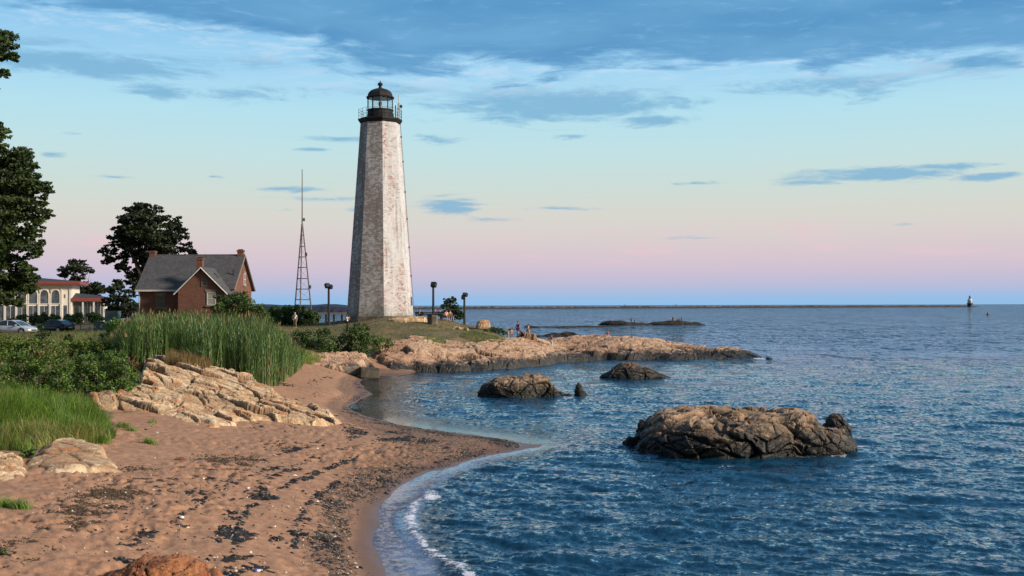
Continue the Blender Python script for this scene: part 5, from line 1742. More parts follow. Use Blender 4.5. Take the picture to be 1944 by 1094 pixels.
# joints, facing -y; keys: pelvis chest neck head, L/R shoulder elbow wrist hip knee ankle toe
STAND = dict(pelvis=(0, 0, .95), belly=(0, -.01, 1.12), chest=(0, 0, 1.32), neck=(0, 0, 1.49), head=(0, -.02, 1.62), top=(0, -.01, 1.71),
             sL=(.18, 0, 1.42), eL=(.25, .02, 1.14), wL=(.26, -.06, .90), hL=(.265, -.08, .81), sR=(-.18, 0, 1.42), eR=(-.25, .02, 1.14), wR=(-.26, -.06, .90), hR=(-.265, -.08, .81),
             pL=(.095, 0, .92), kL=(.11, -.02, .50), aL=(.115, .03, .09), tL=(.125, -.13, .04), pR=(-.095, 0, .92), kR=(-.11, -.02, .50), aR=(-.115, .03, .09), tR=(-.125, -.13, .04))
POSES = {'stand': {},
         'akimbo': dict(eR=(-.42, .06, 1.18), wR=(-.25, -.08, 1.02), hR=(-.19, -.12, 1.01), eL=(.24, .03, 1.15)),
         'photo': dict(eL=(.24, -.20, 1.22), wL=(.10, -.30, 1.46), hL=(.06, -.31, 1.54), eR=(-.24, -.20, 1.22), wR=(-.10, -.30, 1.46), hR=(-.06, -.31, 1.54)),
         'walk': dict(kL=(.11, -.16, .52), aL=(.11, -.10, .12), tL=(.12, -.26, .08), kR=(-.11, .04, .50), aR=(-.11, .22, .12), tR=(-.11, .10, .04), eL=(.24, .12, 1.15), wL=(.24, .10, .92), hL=(.24, .09, .84), eR=(-.24, -.10, 1.15), wR=(-.23, -.26, .96), hR=(-.23, -.30, .89)),
         'hold': dict(eL=(.24, -.06, 1.15), wL=(.10, -.26, 1.12), hL=(.03, -.30, 1.14), eR=(-.24, -.06, 1.15), wR=(-.10, -.26, 1.1), hR=(-.04, -.30, 1.12)),
         'sit': dict(pelvis=(0, 0, .55), belly=(0, -.02, .72), chest=(0, -.03, .92), neck=(0, -.05, 1.09), head=(0, -.08, 1.22), top=(0, -.07, 1.31), sL=(.18, -.03, 1.02), eL=(.25, -.08, .76), wL=(.2, -.3, .64), hL=(.17, -.37, .62), sR=(-.18, -.03, 1.02), eR=(-.25, -.08, .76), wR=(-.2, -.3, .64), hR=(-.17, -.37, .62),
                     pL=(.1, -.04, .53), kL=(.13, -.45, .52), aL=(.13, -.46, .09), tL=(.14, -.62, .04), pR=(-.1, -.04, .53), kR=(-.13, -.45, .52), aR=(-.13, -.46, .09), tR=(-.14, -.62, .04)),
         'perch': dict(pelvis=(0, 0, .22), belly=(0, -.04, .38), chest=(0, -.08, .57), neck=(0, -.11, .74), head=(0, -.15, .87), top=(0, -.14, .96), sL=(.18, -.08, .67), eL=(.26, -.2, .45), wL=(.14, -.42, .42), hL=(.08, -.47, .44), sR=(-.18, -.08, .67), eR=(-.26, -.2, .45), wR=(-.14, -.42, .42), hR=(-.08, -.47, .44),
                       pL=(.1, -.03, .2), kL=(.15, -.42, .46), aL=(.15, -.55, .09), tL=(.16, -.7, .05), pR=(-.1, -.03, .2), kR=(-.15, -.42, .46), aR=(-.15, -.55, .09), tR=(-.16, -.7, .05)),
         'crouch': dict(pelvis=(0, .1, .42), belly=(0, -.03, .56), chest=(0, -.17, .72), neck=(0, -.28, .84), head=(0, -.36, .94), top=(0, -.38, 1.03), sL=(.18, -.2, .79), eL=(.24, -.32, .55), wL=(.2, -.46, .34), hL=(.18, -.5, .26), sR=(-.18, -.2, .79), eR=(-.24, -.32, .55), wR=(-.2, -.46, .34), hR=(-.18, -.5, .26),
                        pL=(.1, .06, .4), kL=(.15, -.3, .5), aL=(.14, -.02, .1), tL=(.15, -.19, .05), pR=(-.1, .06, .4), kR=(-.15, -.3, .5), aR=(-.14, -.02, .1), tR=(-.15, -.19, .05)),
         'stoop': dict(pelvis=(0, .08, .9), belly=(0, -.06, 1.03), chest=(0, -.25, 1.14), neck=(0, -.4, 1.2), head=(0, -.5, 1.24), top=(0, -.58, 1.27), sL=(.18, -.3, 1.18), eL=(.22, -.36, .92), wL=(.2, -.4, .7), hL=(.19, -.41, .62), sR=(-.18, -.3, 1.18), eR=(-.22, -.36, .92), wR=(-.2, -.4, .7), hR=(-.19, -.41, .62), pL=(.095, .06, .88), pR=(-.095, .06, .88))}
ORDER = ['pelvis', 'belly', 'chest', 'neck', 'head', 'top', 'sL', 'eL', 'wL', 'hL', 'sR', 'eR', 'wR', 'hR', 'pL', 'kL', 'aL', 'tL', 'pR', 'kR', 'aR', 'tR']
EDG = [('pelvis', 'belly'), ('belly', 'chest'), ('chest', 'neck'), ('neck', 'head'), ('head', 'top'), ('chest', 'sL'), ('sL', 'eL'), ('eL', 'wL'), ('wL', 'hL'), ('chest', 'sR'), ('sR', 'eR'), ('eR', 'wR'), ('wR', 'hR'),
       ('pelvis', 'pL'), ('pL', 'kL'), ('kL', 'aL'), ('aL', 'tL'), ('pelvis', 'pR'), ('pR', 'kR'), ('kR', 'aR'), ('aR', 'tR')]
RAD = dict(pelvis=(.135, .11), belly=(.125, .095), chest=(.15, .105), neck=.052, head=(.078, .092), top=(.05, .058), s=.062, e=.042, w=.030, h=.036, p=.085, k=.056, a=.042, t=.034)
BODIES = {}


def body_parts(pose):
    """body, shirt, long trousers, shorts and hair for a pose, shared by all who hold it"""
    if pose in BODIES:
        return BODIES[pose]
    J = dict(STAND)
    J.update(POSES[pose])

    def sub(names, grow, extra=None, cut=None):
        J2 = {k: Vector(J[k]) for k in names}
        for k, (a, b_, f) in (cut or {}).items():
            J2[k] = Vector(J[a]).lerp(Vector(J[b_]), f)
        idx = {k: i for i, k in enumerate(J2)}
        ed = [(idx[a], idx[b_]) for a, b_ in EDG if a in idx and b_ in idx]
        rd = []
        for k in J2:
            r = RAD.get(k, RAD.get(k[0]))
            rd.append(tuple(v * grow for v in r) if isinstance(r, tuple) else r * grow)
        return skin_mesh(pose + '_mesh', list(J2.values()), ed, rd)
    body = sub(ORDER, 1.0)
    # fingers, nose and ears stay in the body's own mesh
    bm = bmesh.new()
    bm.from_mesh(body)
    mb = MB()
    for s_ in 'LR':
        w_, h_ = Vector(J['w' + s_]), Vector(J['h' + s_])
        d = (h_ - w_).normalized()
        side = d.cross(Vector((1, 0, 0) if abs(d.x) < .8 else (0, 0, 1))).normalized()
        nrm = d.cross(side)
        for i, L in enumerate((.066, .078, .073, .056)):
            o_ = h_ + side * (i - 1.5) * .019 + d * .012
            mb.tube([o_, o_ + d * L * .55 + nrm * .006, o_ + d * L * .95 + nrm * .022], [.0095, .0088, .007], 5)
        o_ = w_.lerp(h_, .45) + side * -.03
        mb.tube([o_, o_ + d * .035 - side * .022, o_ + d * .065 - side * .02 + nrm * .012], [.011, .010, .008], 5)
    hd = Vector(J['head'])
    mb.tube([hd + Vector((0, -.085, .012)), hd + Vector((0, -.112, -.012))], [.010, .016], 5)
    for sx_ in (-1, 1):
        mb.tube([hd + Vector((sx_ * .078, .005, .02)), hd + Vector((sx_ * .088, .01, -.015))], [.018, .012], 5)
    vs = [bm.verts.new(v) for v in mb.v]
    for f in mb.f:
        bm.faces.new([vs[i] for i in f])
    bm.to_mesh(body)
    bm.free()
    shirt = sub(['chest', 'belly', 'pelvis', 'neck', 'sL', 'eL', 'sR', 'eR'], 1.13, cut={'eL': ('sL', 'eL', .72), 'eR': ('sR', 'eR', .72), 'neck': ('chest', 'neck', .62)})
    trousers = sub(['pelvis', 'pL', 'kL', 'aL', 'pR', 'kR', 'aR'], 1.16, cut={'aL': ('kL', 'aL', .9), 'aR': ('kR', 'aR', .9)})
    shorts = sub(['pelvis', 'pL', 'kL', 'pR', 'kR'], 1.2, cut={'kL': ('pL', 'kL', .85), 'kR': ('pR', 'kR', .85)})
    # hair: a cap over the crown
    up = (Vector(J['top']) - Vector(J['neck'])).normalized()
    V, Fc = ico(2)
    q = up.to_track_quat('Z', 'Y').to_matrix()
    c = hd + up * .035 + Vector((0, .018, 0))
    HV = []
    for v in V:
        v = Vector(v)
        v = Vector((v.x * .095, v.y * .108, (v.z if v.z > -.35 else -.35 + (v.z + .35) * .3) * .10))
        HV.append(c + q @ v)
    hair = bpy.data.meshes.new('hair')
    hair.from_pydata([tuple(v) for v in HV], [], [tuple(map(int, f)) for f in Fc])
    BODIES[pose] = (body, shirt, trousers, shorts, hair)
    return BODIES[pose]


def person(label, px, Y, pose, shirt, legs, hair, rz=0.0, hgt=1.72, z=None, long=False, py=None, group=None, lift=0.0):
    x = xa(px, Y)
    if z is None:
        z = ledge_z(x, Y)
    if py is not None:
        z = za(py, Y, px)
    root = empty('person', (x, Y, z + lift), rz)
    root.scale = (hgt / 1.72,) * 3
    tag(root, label, 'person', group)
    bd = body_parts(pose)

    def put(name, me, mat):
        me2 = me.copy()
        me2.materials.clear()
        me2.materials.append(mat)
        link(bpy.data.objects.new(name, me2), root)
    put('body', bd[0], M['skin'])
    put('shirt', bd[1], M['cl_' + shirt])
    put('trousers' if long else 'shorts', bd[2] if long else bd[3], M['cl_' + legs])
    put('hair', bd[4], M[hair])
    return root


person('older man in a white shirt and khaki trousers, hand on hip, before the hedge', 560, 124.5, 'akimbo', 'white', 'khaki', 'hair_grey', R(-15), 1.76, None, True)
person('person in white top and black trousers, hands raised, left of the lighthouse foot', 659, 119, 'photo', 'white', 'black', 'hair_dark', R(70), 1.62, None, True)
person('dark figure sitting on the bench end against the lighthouse', 796, 127.3, 'sit', 'navy', 'black', 'hair_dark', R(80), 1.6, None, True)
person('dark figure on the bench right behind the middle floodlight pole', 826, 127.2, 'sit', 'maroon', 'black', 'hair_dark', R(175), 1.7, None, True)
person('person in a grey top sitting at the right end of the backward bench', 834, 128.6, 'sit', 'grey', 'black', 'hair_brown', R(150), 1.6, None, True)
person('person in pale top and red shorts on the bench by the small tree', 847, 127.2, 'sit', 'pink', 'rose', 'hair_brown', R(35), 1.66)
person('person in an olive top and black shorts, rear sitter beside the one in pink', 854, 127.8, 'sit', 'olive', 'black', 'hair_brown', R(40), 1.78)
person('stooping person with dark hair, leftmost of the group on the rock edge', 964, 124.5, 'stoop', 'black', 'tan', 'hair_dark', R(100), 1.55)
person('child in a red top and grey trousers between the stooping person and the tall one', 971, 124.6, 'stand', 'rose', 'grey', 'hair_dark', R(20), 1.28, None, True)
person('tall person in a maroon top walking on the rock edge', 983, 125, 'walk', 'maroon', 'maroon', 'hair_brown', R(-60), 1.76)
person('crouching person in dark trousers between the two walkers', 992, 124.6, 'crouch', 'black', 'navy', 'hair_dark', R(-80), 1.5, None, True)
person('barelegged person in an olive top, rightmost of the group on the rock edge', 1002.5, 124.2, 'walk', 'olive', 'tan', 'hair_dark', R(60), 1.68)
person('person in a bright red top in the dip of the headland rock', 1047, 123.5, 'hold', 'red', 'pale', 'hair_dark', R(-60), 1.6, None, True)
person('person in a rose top sitting on top of the brown ridge, bent over', 1155, 139.5, 'perch', 'rose', 'navy', 'hair_dark', R(-60), 1.6)
for i, (px, sh, lg, ps_, h, lab) in enumerate([(1198, 'black', 'black', 'stand', 1.86, 'taller dark figure on the left far reef'), (1204.5, 'navy', 'black', 'stand', 1.5, 'shorter dark figure on the left far reef'),
                                               (1273, 'white', 'tan', 'stand', 1.5, 'figure in white at the left end of the right far reef'), (1277, 'black', 'black', 'stand', 1.75, 'tall dark figure second on the right far reef, beside the one in white'),
                                               (1280.5, 'tan', 'pale', 'walk', 1.65, 'figure in tan in the middle of the right far reef'), (1287, 'pale', 'navy', 'stoop', 1.55, 'stooped pale figure right of the one in tan on the right far reef'),
                                               (1290.5, 'grey', 'black', 'stand', 1.6, 'grey-shirted figure near the right end of the right far reef'), (1294, 'black', 'black', 'stand', 1.78, 'dark figure at the right end of the row on the right far reef')]):
    person(lab, px, 331, ps_, sh, lg, 'hair_dark', R(40 * i), h, None, lg != 'tan', 614 if px < 1210 else 611.5)

# ------------------------------------------------------------------ far things
m, t = newmat('breakwater_stone')
p = t.pos()
n1 = t.noise(p, .12, 4, .7)
vz = t.n('ShaderNodeSeparateXYZ', {0: p}).outputs[2]
c = t.mix(t.rng(n1, .45, .62), (.018, .016, .018), (.13, .10, .095))
c = t.mix(t.rng(vz, 2.6, 1.2), c, (.02, .02, .024))
t.out(t.bsdf(c, .9))
M['breakwater'] = m
n = 520
fx = np.linspace(0, 1, n)
A0, A1 = np.array([xa(560, 1690), 1690.0]), np.array([xa(1857, 2560), 2560.0])
V, Fc = [], []
g = np.random.default_rng(71)
for i, f in enumerate(fx):
    c = A0 + (A1 - A0) * f
    h = 3.2 + .7 * g.random() + .5 * math.sin(i * .13)
    e = min(1, (1 - f) * 60)
    for j, (dy, hh) in enumerate(((-9, -1.5), (-6, .55), (-2.5, 1), (2.5, 1), (6, .5), (9, -1.5))):
        V.append((c[0] + g.uniform(-1, 1), c[1] + dy + g.uniform(-.6, .6), hh * h * e + (g.uniform(-.35, .35) if hh > 0 else 0)))
    if i:
        for j in range(5):
            a = (i - 1) * 6 + j
            Fc.append((a, a + 6, a + 7, a + 1))
o = npmesh('breakwater', V, Fc, M['breakwater'], None, False)
tag(o, 'long low stone breakwater along the horizon ending at the small lighthouse', 'breakwater')
for (px, f) in ((1186, .52), (1283, .60)):
    Y = 1690 + (2560 - 1690) * (px - 560) / (1857 - 560) * .9
    r = empty('beacon_post', (xa(px, Y), Y, 3.0))
    tag(r, 'tiny beacon post on the breakwater, the %s of two' % ('left' if px < 1200 else 'right'), 'beacon')
    MB().tube([(0, 0, 0), (0, 0, 3.0)], .3, 6).build('post', M['black'], r)
    MB().lathe([(.2, 3.0), (.8, 3.2), (.8, 4.0), (.1, 4.6)], 8).build('topmark', M['black'], r)

SY = 2470.0
k = SY / F
sl = empty('breakwater_lighthouse', (xa(1841, SY), SY, 0))
tag(sl, 'small white lighthouse on a dark round base at the right end of the breakwater', 'lighthouse')
MB().lathe([(5.6, -1), (5.4, 4), (6.0, 7.2), (6.9, 7.4), (6.9, 8.0), (5.6, 8.1)], 20).build('caisson', M['black'], sl)
rr = MB()
for i in range(20):
    a = i * math.pi / 10
    rr.tube([(6.7 * math.cos(a), 6.7 * math.sin(a), 8.0), (6.7 * math.cos(a), 6.7 * math.sin(a), 9.3)], .1, 4)
rr.tube([(6.7 * math.cos(i * math.pi / 10), 6.7 * math.sin(i * math.pi / 10), 9.3) for i in range(21)], .1, 4)
rr.build('railing', M['black'], sl)
MB().lathe([(5.2, 8.1), (5.2, 13.4), (5.0, 13.6)], 8).build('house_wall', M['white'], sl)
MB().lathe([(5.6, 13.6), (5.0, 16), (3.4, 18.3), (2.6, 18.8)], 8).build('roof', M['white'], sl)
MB().lathe([(2.9, 18.8), (2.9, 19.3), (1.9, 19.4), (1.9, 22.3), (2.3, 22.4), (1.3, 24.2), (.4, 24.9), (.3, 26.4)], 10).build('lantern', M['black'], sl)
for a in (-.5, .28, 1.1, -1.3):
    MB().obox((5.0 * math.sin(a) * .98, -5.0 * math.cos(a) * .98, 11), (.5, .25, .9), Matrix.Rotation(a, 3, 'Z')).build('window', M['black'], sl)
c = at(1875, 598.5, 0)
bu = empty('channel_buoy', (c[0], c[1], 0))
tag(bu, 'tiny dark red channel buoy afloat near the right edge of the sea', 'buoy')
M['buoy_red'] = plain('buoy_red', (.16, .01, .015), .5)
MB().lathe([(.7, -.4), (.85, .2), (.85, .45), (.35, .5), (.28, 1.5), (.05, 1.7)], 12).build('float', M['buoy_red'], bu)
MB().tube([(0, 0, 1.6), (0, 0, 2.2)], .05, 6).build('topmark', M['black'], bu)

# far wooded shore behind the point
m, t = newmat('far_wood')
c = t.mix(t.noise(t.pos(), .05, 4, .7), (.005, .010, .028), (.010, .018, .042))
t.out(t.bsdf(c, .95))
V, Fc = [], []
g = np.random.default_rng(5)
n = 160
for i in range(n):
    f = i / (n - 1)
    px = -700 + f * 1445
    Y = 1050
    x = xa(px, Y)
    h = 7.2 + .45 * math.sin(i * .35) + g.uniform(-.25, .25)
    h *= min(1, (1 - f) * 12 + .15)
    for dy, hh in ((-70, -2), (-66, 1.2), (-55, h * .75), (-25, h), (30, h * .9), (70, -2)):
        V.append((x, Y + dy + g.uniform(-3, 3), hh))
    if i:
        for j in range(5):
            a = (i - 1) * 6 + j
            Fc.append((a, a + 6, a + 7, a + 1))
tag(npmesh('far_shore', V, Fc, m, None, False), kind='structure')

# ------------------------------------------------------------------ cars
def carpaint(name, col, metal=.3):
    m, t = newmat(name)
    n = t.noise(t.n('ShaderNodeTexCoord').outputs['Object'], 3.0, 3)
    c = t.mix(t.rng(n, .3, .7), tuple(v * .94 for v in col), col)
    t.out(t.bsdf(c, .28, Metallic=metal, Coat_Weight=.6, Coat_Roughness=.06))
    return m


M['rubber'] = plain('tyre_rubber', (.012, .012, .012), .85)
M['alloy'] = plain('wheel_alloy', (.45, .45, .47), .35, .7)
M['headlamp'] = plain('headlamp_glass', (.55, .57, .6), .12)
M['taillamp'] = plain('tail_lamp_glass', (.35, .02, .02), .2)


def car(label, px, Y, rz, paint, roof_h, hatch):
    """car along local x, nose to +x"""
    c = on(px, Y)
    r = empty('parked_car', c, rz)
    tag(r, label, 'car')
    # body sections: x, half width at sill, belt height, sill height, half width at belt, bonnet crown
    st = [(-2.18, .62, .72, .45, .60), (-2.10, .74, .86, .32, .72), (-1.7, .83, .93, .24, .80), (-1.0, .87, .94, .2, .83), (0, .88, .93, .2, .84), (.8, .88, .92, .2, .83), (1.2, .87, .90, .2, .80), (1.7, .84, .80, .24, .74), (2.05, .76, .68, .28, .64), (2.2, .60, .56, .38, .52)]
    V, Fc = [], []
    ring = 12
    for (x, ws, zb, zs, wb) in st:
        prof = [(-ws * .85, zs), (-ws, zs + .09), (-ws * 1.02, (zs + zb) * .5), (-wb, zb - .04), (-wb * .86, zb), (-wb * .4, zb + .03), (wb * .4, zb + .03), (wb * .86, zb), (wb, zb - .04), (ws * 1.02, (zs + zb) * .5), (ws, zs + .09), (ws * .85, zs)]
        V += [(x, y, z) for y, z in prof]
    for i in range(len(st) - 1):
        for j in range(ring):
            Fc.append((i * ring + j, i * ring + (j + 1) % ring, (i + 1) * ring + (j + 1) % ring, (i + 1) * ring + j))
    Fc += [tuple(range(ring)), tuple((len(st) - 1) * ring + j for j in range(ring))]
    body = MB().add(V, Fc).build('body', paint, r, smooth=True)
    # cabin: roof panel and pillars, glass set between
    H = roof_h
    back = -2.02 if hatch else -1.75
    prof = [(back, .93), (-1.25 if hatch else -1.05, H - .06), (-.6, H), (.05, H - .02), (.45, H - .12), (1.28, .90)]
    W0, W1 = .80, .60
    wv = lambda z: W0 + (W1 - W0) * (z - .9) / (H - .9)
    rf = MB()
    n = len(prof)
    V = []
    for s_ in (-1, 1):
        V += [(x, s_ * (wv(z) + .006), z + .012) for x, z in prof]
    rf.add(V, [(i, i + 1, n + i + 1, n + i) for i in (1, 2, 3)])
    for s_ in (-1, 1):
        for i in (0, 4):
            a, b = prof[i], prof[i + 1]
            rf.tube([(a[0], s_ * (wv(a[1]) - .02), a[1]), (b[0], s_ * (wv(b[1]) - .02), b[1])], .045, 5)
        rf.tube([(-.25, s_ * (wv(.93) + .004), .93), (-.35, s_ * (wv(H) - .01), H - .03)], .045, 4)
        rf.tube([(x, s_ * (wv(z) - .0), z) for x, z in prof[1:5]], .045, 5)
    rf.build('roof', paint, r)
    gl = MB()
    V = []
    for s_ in (-1, 1):
        V += [(x, s_ * wv(z), z) for x, z in prof]
    gl.add(V, [(0, 1, n + 1, n), (4, 5, n + 5, n + 4), tuple(range(n)), tuple(range(n, 2 * n))[::-1]])
    gl.build('window_glass', M['glass_dark'], r)
    for sx_ in (-1.32, 1.38):
        for s_ in (-1, 1):
            w_ = MB().tube([(sx_, s_ * .62, .32), (sx_, s_ * .895, .32)], .325, 20).build('wheel', M['rubber'], r)
            MB().tube([(sx_, s_ * .86, .32), (sx_, s_ * .905, .32)], .215, 14).build('rim', M['alloy'], w_)
            MB().lathe([(.345, -.01), (.40, -.01), (.40, .02), (.345, .02)], 20, cap=False)
    for s_ in (-1, 1):
        MB().obox((2.05, s_ * .58, .63), (.14, .14, .06), Matrix.Rotation(R(-18 * s_), 3, 'Z')).build('headlight', M['headlamp'], r, .02)
        MB().obox((-2.09, s_ * .62, .78), (.06, .13, .075), Matrix.Rotation(R(12 * s_), 3, 'Z')).build('taillight', M['taillamp'], r, .02)
        MB().obox((.78, s_ * .93, .98), (.08, .09, .06), Matrix.Identity(3)).build('mirror', paint, r, .02)
        for x in (.12, -.85):
            MB().box(x - .09, x + .09, s_ * .90 - .015, s_ * .90 + .015, .80, .83).build('door_handle', M['alloy'] if not hatch else M['black'], r)
        # dark arches over the wheels
        for sx_ in (-1.32, 1.38):
            MB().tube([(sx_ + .39 * math.cos(a), s_ * .878, .32 + .39 * math.sin(a)) for a in np.linspace(0.1, math.pi - .1, 9)], .035, 5).build('wheel_arch', M['black'], r)
    MB().box(2.1, 2.21, -.35, .35, .40, .52).build('grille', M['black'], r)
    MB().box(-2.2, -2.12, -.26, .26, .55, .67).build('number_plate', M['white'], r)
    return r


car('silver sedan parked at the left edge with its nose pointing right', 28, 111, R(-12), carpaint('silver_paint', (.50, .54, .62)), 1.44, False)
car('black car parked behind the silver sedan, before the green hedge', 104, 119, R(158), carpaint('black_paint_car', (.008, .008, .010), 0.0), 1.42, True)

# ------------------------------------------------------------------ tide wrack and litter on the sand
m, t = newmat('seaweed')
c = t.mix(t.attr('tint'), (.006, .006, .006), (.035, .026, .018))
t.out(t.bsdf(c, .45))
M['weed'] = m
m, t = newmat('wrack')
c = t.mix(t.attr('tint'), (.022, .015, .010), (.11, .07, .04))
t.out(t.bsdf(c, .8))
M['wrack'] = m


def line_pts(pxs, n, seed, wpx, z0=.5):
    """places scattered about a pixel polyline laid on the ground"""
    g = np.random.default_rng(seed)
    q = np.array(pxs, float)
    s_ = np.r_[0, np.cumsum(np.hypot(*np.diff(q, axis=0).T))]
    f = g.random(n) * s_[-1]
    px = np.interp(f, s_, q[:, 0]) + g.normal(0, wpx, n)
    py = np.interp(f, s_, q[:, 1]) + g.normal(0, wpx * .55, n)
    P = np.array([at(a, b, z0) for a, b in zip(px, py)])
    for _ in range(4):
        z = TZ(P[:, 0], P[:, 1])
        P = np.array([at(a, b, max(zz0, .01)) for a, b, zz0 in zip(px, py, z)])
    P[:, 2] = TZ(P[:, 0], P[:, 1])
    return P


def flakes(name, P, size, mat, seed, label, cat, kind='stuff', hgt=.5, stretch=2.0):
    """small crumpled lumps: a ragged cap of 6 rim points and a raised middle"""
    g = np.random.default_rng(seed)
    n = len(P)
    sz = size * g.lognormal(0, .45, n)
    az = g.uniform(-.5, .5, n) + .15
    V = []
    for k in range(6):
        a = k * math.pi / 3
        rr = g.uniform(.6, 1.3, n)
        u, v = np.cos(a) * rr * stretch, np.sin(a) * rr
        V.append(np.c_[P[:, 0] + sz * (u * np.cos(az) - v * np.sin(az)), P[:, 1] + sz * (u * np.sin(az) + v * np.cos(az)), P[:, 2] - .012 + g.uniform(0, .2, n) * sz * hgt])
    V.append(np.c_[P[:, 0] + sz * g.normal(0, .3, n), P[:, 1] + sz * g.normal(0, .3, n), P[:, 2] + sz * hgt * g.uniform(.7, 1.5, n) + .012])
    V = np.stack(V, 1).reshape(-1, 3)
    i = (np.arange(n) * 7)[:, None, None]
    Fc = (i + np.array([[k, (k + 1) % 6, 6] for k in range(6)])[None]).reshape(-1, 3)
    o = npmesh(name, V, Fc, mat, None, False, None, {'tint': np.repeat(np.clip(g.normal(.4, .3, n), 0, 1), 6)})
    return tag(o, label, cat, None, kind)


# fine brown litter of the upper wrack line, and of the pebbly line along the water
P = np.r_[line_pts([(0, 1055), (60, 1030), (120, 990), (190, 950), (260, 915), (340, 895), (420, 885), (470, 870)], 24000, 401, 22),
          line_pts([(420, 868), (500, 850), (560, 838)], 1500, 405, 16)]
P = P[(fbm(P[:, :2] * 1.6, 3, seed=6) + np.random.default_rng(1).normal(0, .25, len(P))) > -.02]
flakes('wrack_line', P, .016, M['wrack'], 402, 'brown band of dried weed bits curving up the sand from the lower left corner', 'tide wrack')
P = np.r_[line_pts([(640, 1100), (622, 1050), (618, 1000), (640, 960), (690, 925), (760, 895), (840, 873), (920, 858), (985, 850)], 11000, 403, 22),
          line_pts([(1000, 847), (915, 831), (840, 822), (776, 813), (735, 804), (690, 795), (655, 780), (660, 765), (690, 752), (700, 740), (672, 728), (690, 720)], 7000, 404, 6)]
P = P[(P[:, 2] > .03) & ((fbm(P[:, :2] * 1.3, 3, seed=7) + np.random.default_rng(2).normal(0, .3, len(P))) > -.1)]
flakes('tideline_litter', P, .017, M['weed'], 405, 'dark band of weed and shell bits along the edge of the wet sand', 'tide wrack')
# black seaweed: strands of clumps
cl = [((505, 905), (490, 940), 9, 110), ((478, 935), (515, 945), 8, 130), ((455, 975), (470, 985), 8, 60), ((430, 970), (445, 985), 6, 40), ((418, 1020), (432, 1005), 10, 120), ((450, 1012), (472, 1018), 9, 120), ((400, 1028), (420, 1024), 5, 30),
      ((260, 1010), (292, 1020), 6, 80), ((225, 1035), (280, 1048), 5, 90), ((215, 1075), (255, 1062), 6, 90), ((425, 1060), (495, 1058), 6, 130), ((460, 1075), (505, 1082), 7, 110), ((430, 1080), (450, 1094), 8, 60), ((335, 1000), (355, 998), 4, 30), ((340, 978), (356, 975), 3, 20),
      ((655, 805), (680, 825), 9, 200), ((660, 835), (690, 820), 8, 130), ((560, 835), (640, 832), 4, 60), ((480, 805), (500, 812), 4, 30), ((525, 808), (560, 810), 3, 50), ((545, 860), (620, 835), 4, 90), ((520, 730), (560, 733), 4, 70), ((585, 728), (625, 715), 6, 90), ((560, 760), (600, 752), 4, 50),
      ((545, 893), (575, 890), 3, 40), ((575, 910), (640, 880), 4, 110), ((640, 880), (720, 858), 4, 120), ((620, 800), (640, 790), 4, 50), ((720, 840), (790, 832), 6, 120), ((770, 838), (810, 835), 5, 60), ((735, 820), (780, 822), 4, 80),
      ((350, 935), (395, 930), 4, 50), ((370, 950), (386, 955), 3, 24), ((290, 960), (310, 965), 3, 16), ((560, 990), (590, 985), 4, 40), ((565, 1005), (575, 1015), 4, 30), ((515, 1025), (535, 1022), 4, 36), ((600, 930), (606, 934), 3, 14), ((440, 920), (450, 917), 3, 20), ((480, 880), (545, 858), 4, 80), ((390, 905), (420, 915), 5, 40)]
P = np.concatenate([line_pts([a, b], int(n * 1.5), 420 + i, w_ * .75) for i, (a, b, w_, n) in enumerate(cl)])
lines = [([(440, 1065), (448, 1015), (465, 975), (495, 935), (518, 905), (560, 885), (640, 855), (720, 836), (790, 830)], 900, 3.5), ([(215, 1080), (262, 1020), (340, 985), (392, 940), (470, 905), (545, 880)], 500, 4),
         ([(520, 935), (590, 900), (650, 878), (720, 858), (790, 842), (830, 836)], 700, 3), ([(560, 1060), (560, 1000), (585, 955), (640, 915)], 300, 4), ([(470, 812), (540, 806), (600, 803), (660, 808)], 250, 3)]
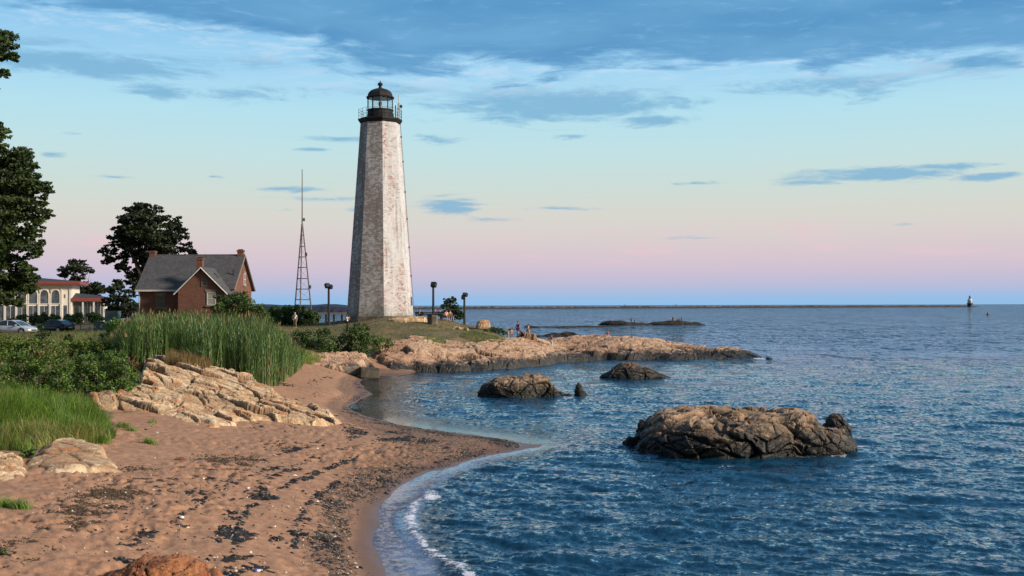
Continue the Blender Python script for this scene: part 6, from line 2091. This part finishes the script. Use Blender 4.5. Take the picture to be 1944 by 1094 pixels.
P = np.concatenate([P] + [line_pts(a, n, 480 + i, w_) for i, (a, n, w_) in enumerate(lines)])
P = P[(fbm(P[:, :2] * 2.2, 3, seed=15) + np.random.default_rng(8).normal(0, .2, len(P))) > -.12]
flakes('seaweed', P, .028, M['weed'], 421, 'black strands and clumps of seaweed strewn over the sand', 'seaweed', 'stuff', .5, 2.2)
g = np.random.default_rng(9)
q = np.c_[g.uniform(0, 900, 1300), g.uniform(800, 1094, 1300)]
P = np.array([at(a, b, .8) for a, b in q])
P[:, 2] = TZ(P[:, 0], P[:, 1])
P = P[(P[:, 2] > .2) & (P[:, 2] < 1.4)]
flakes('sand_debris', P, .018, M['weed'], 422, 'scattered specks of weed and shell over the open sand', 'tide wrack')
M['shell'] = plain('white_shell', (.62, .58, .52), .6)
flakes('shell_bits', P[::4] + [.13, .21, 0], .011, M['shell'], 423, 'tiny pale shell fragments dotted over the sand', 'shells')
# three bits of rubbish
M['foil'] = plain('white_plastic', (.78, .78, .82), .35)
M['blue'] = plain('blue_plastic', (.06, .12, .45), .35)


def litter(label, px, py, z, mat, s_, seed, cat='litter', cap=None):
    c = at(px, py, z)
    c[2] = tz(c[0], c[1]) + .02
    V, Fc = ico(3)
    P = V * np.array([s_, s_ * .7, s_ * .55])
    f1, f2, idr, off = worley(V * 1.6, seed)
    P = P * (1 + .5 * (f1 - .5) + .25 * fbm(V * 2.5, 3, seed=seed))[:, None]
    P[:, 2] += s_ * .35
    root = empty('crumpled_litter', c)
    tag(root, label, cat)
    npmesh('wrapper', P, Fc, mat, root, False)
    if cap:
        V2 = P[(P[:, 0] > 0)] if False else P * [.62, .62, .7] + [s_ * .45, -s_ * .3, s_ * .1]
        npmesh('torn_flap', V2, Fc, cap, root, False)
    return root


litter('crumpled white cup lying on the sand in the lower left', 345, 985, 1.0, M['foil'], .055, 5)
litter('crumpled blue and white wrapper on black seaweed near the bottom edge', 488, 1072, .8, M['blue'], .07, 6, cap=M['foil'])
litter('small white scrap at the top of the seaweed strand', 471, 926, .85, M['foil'], .05, 7)
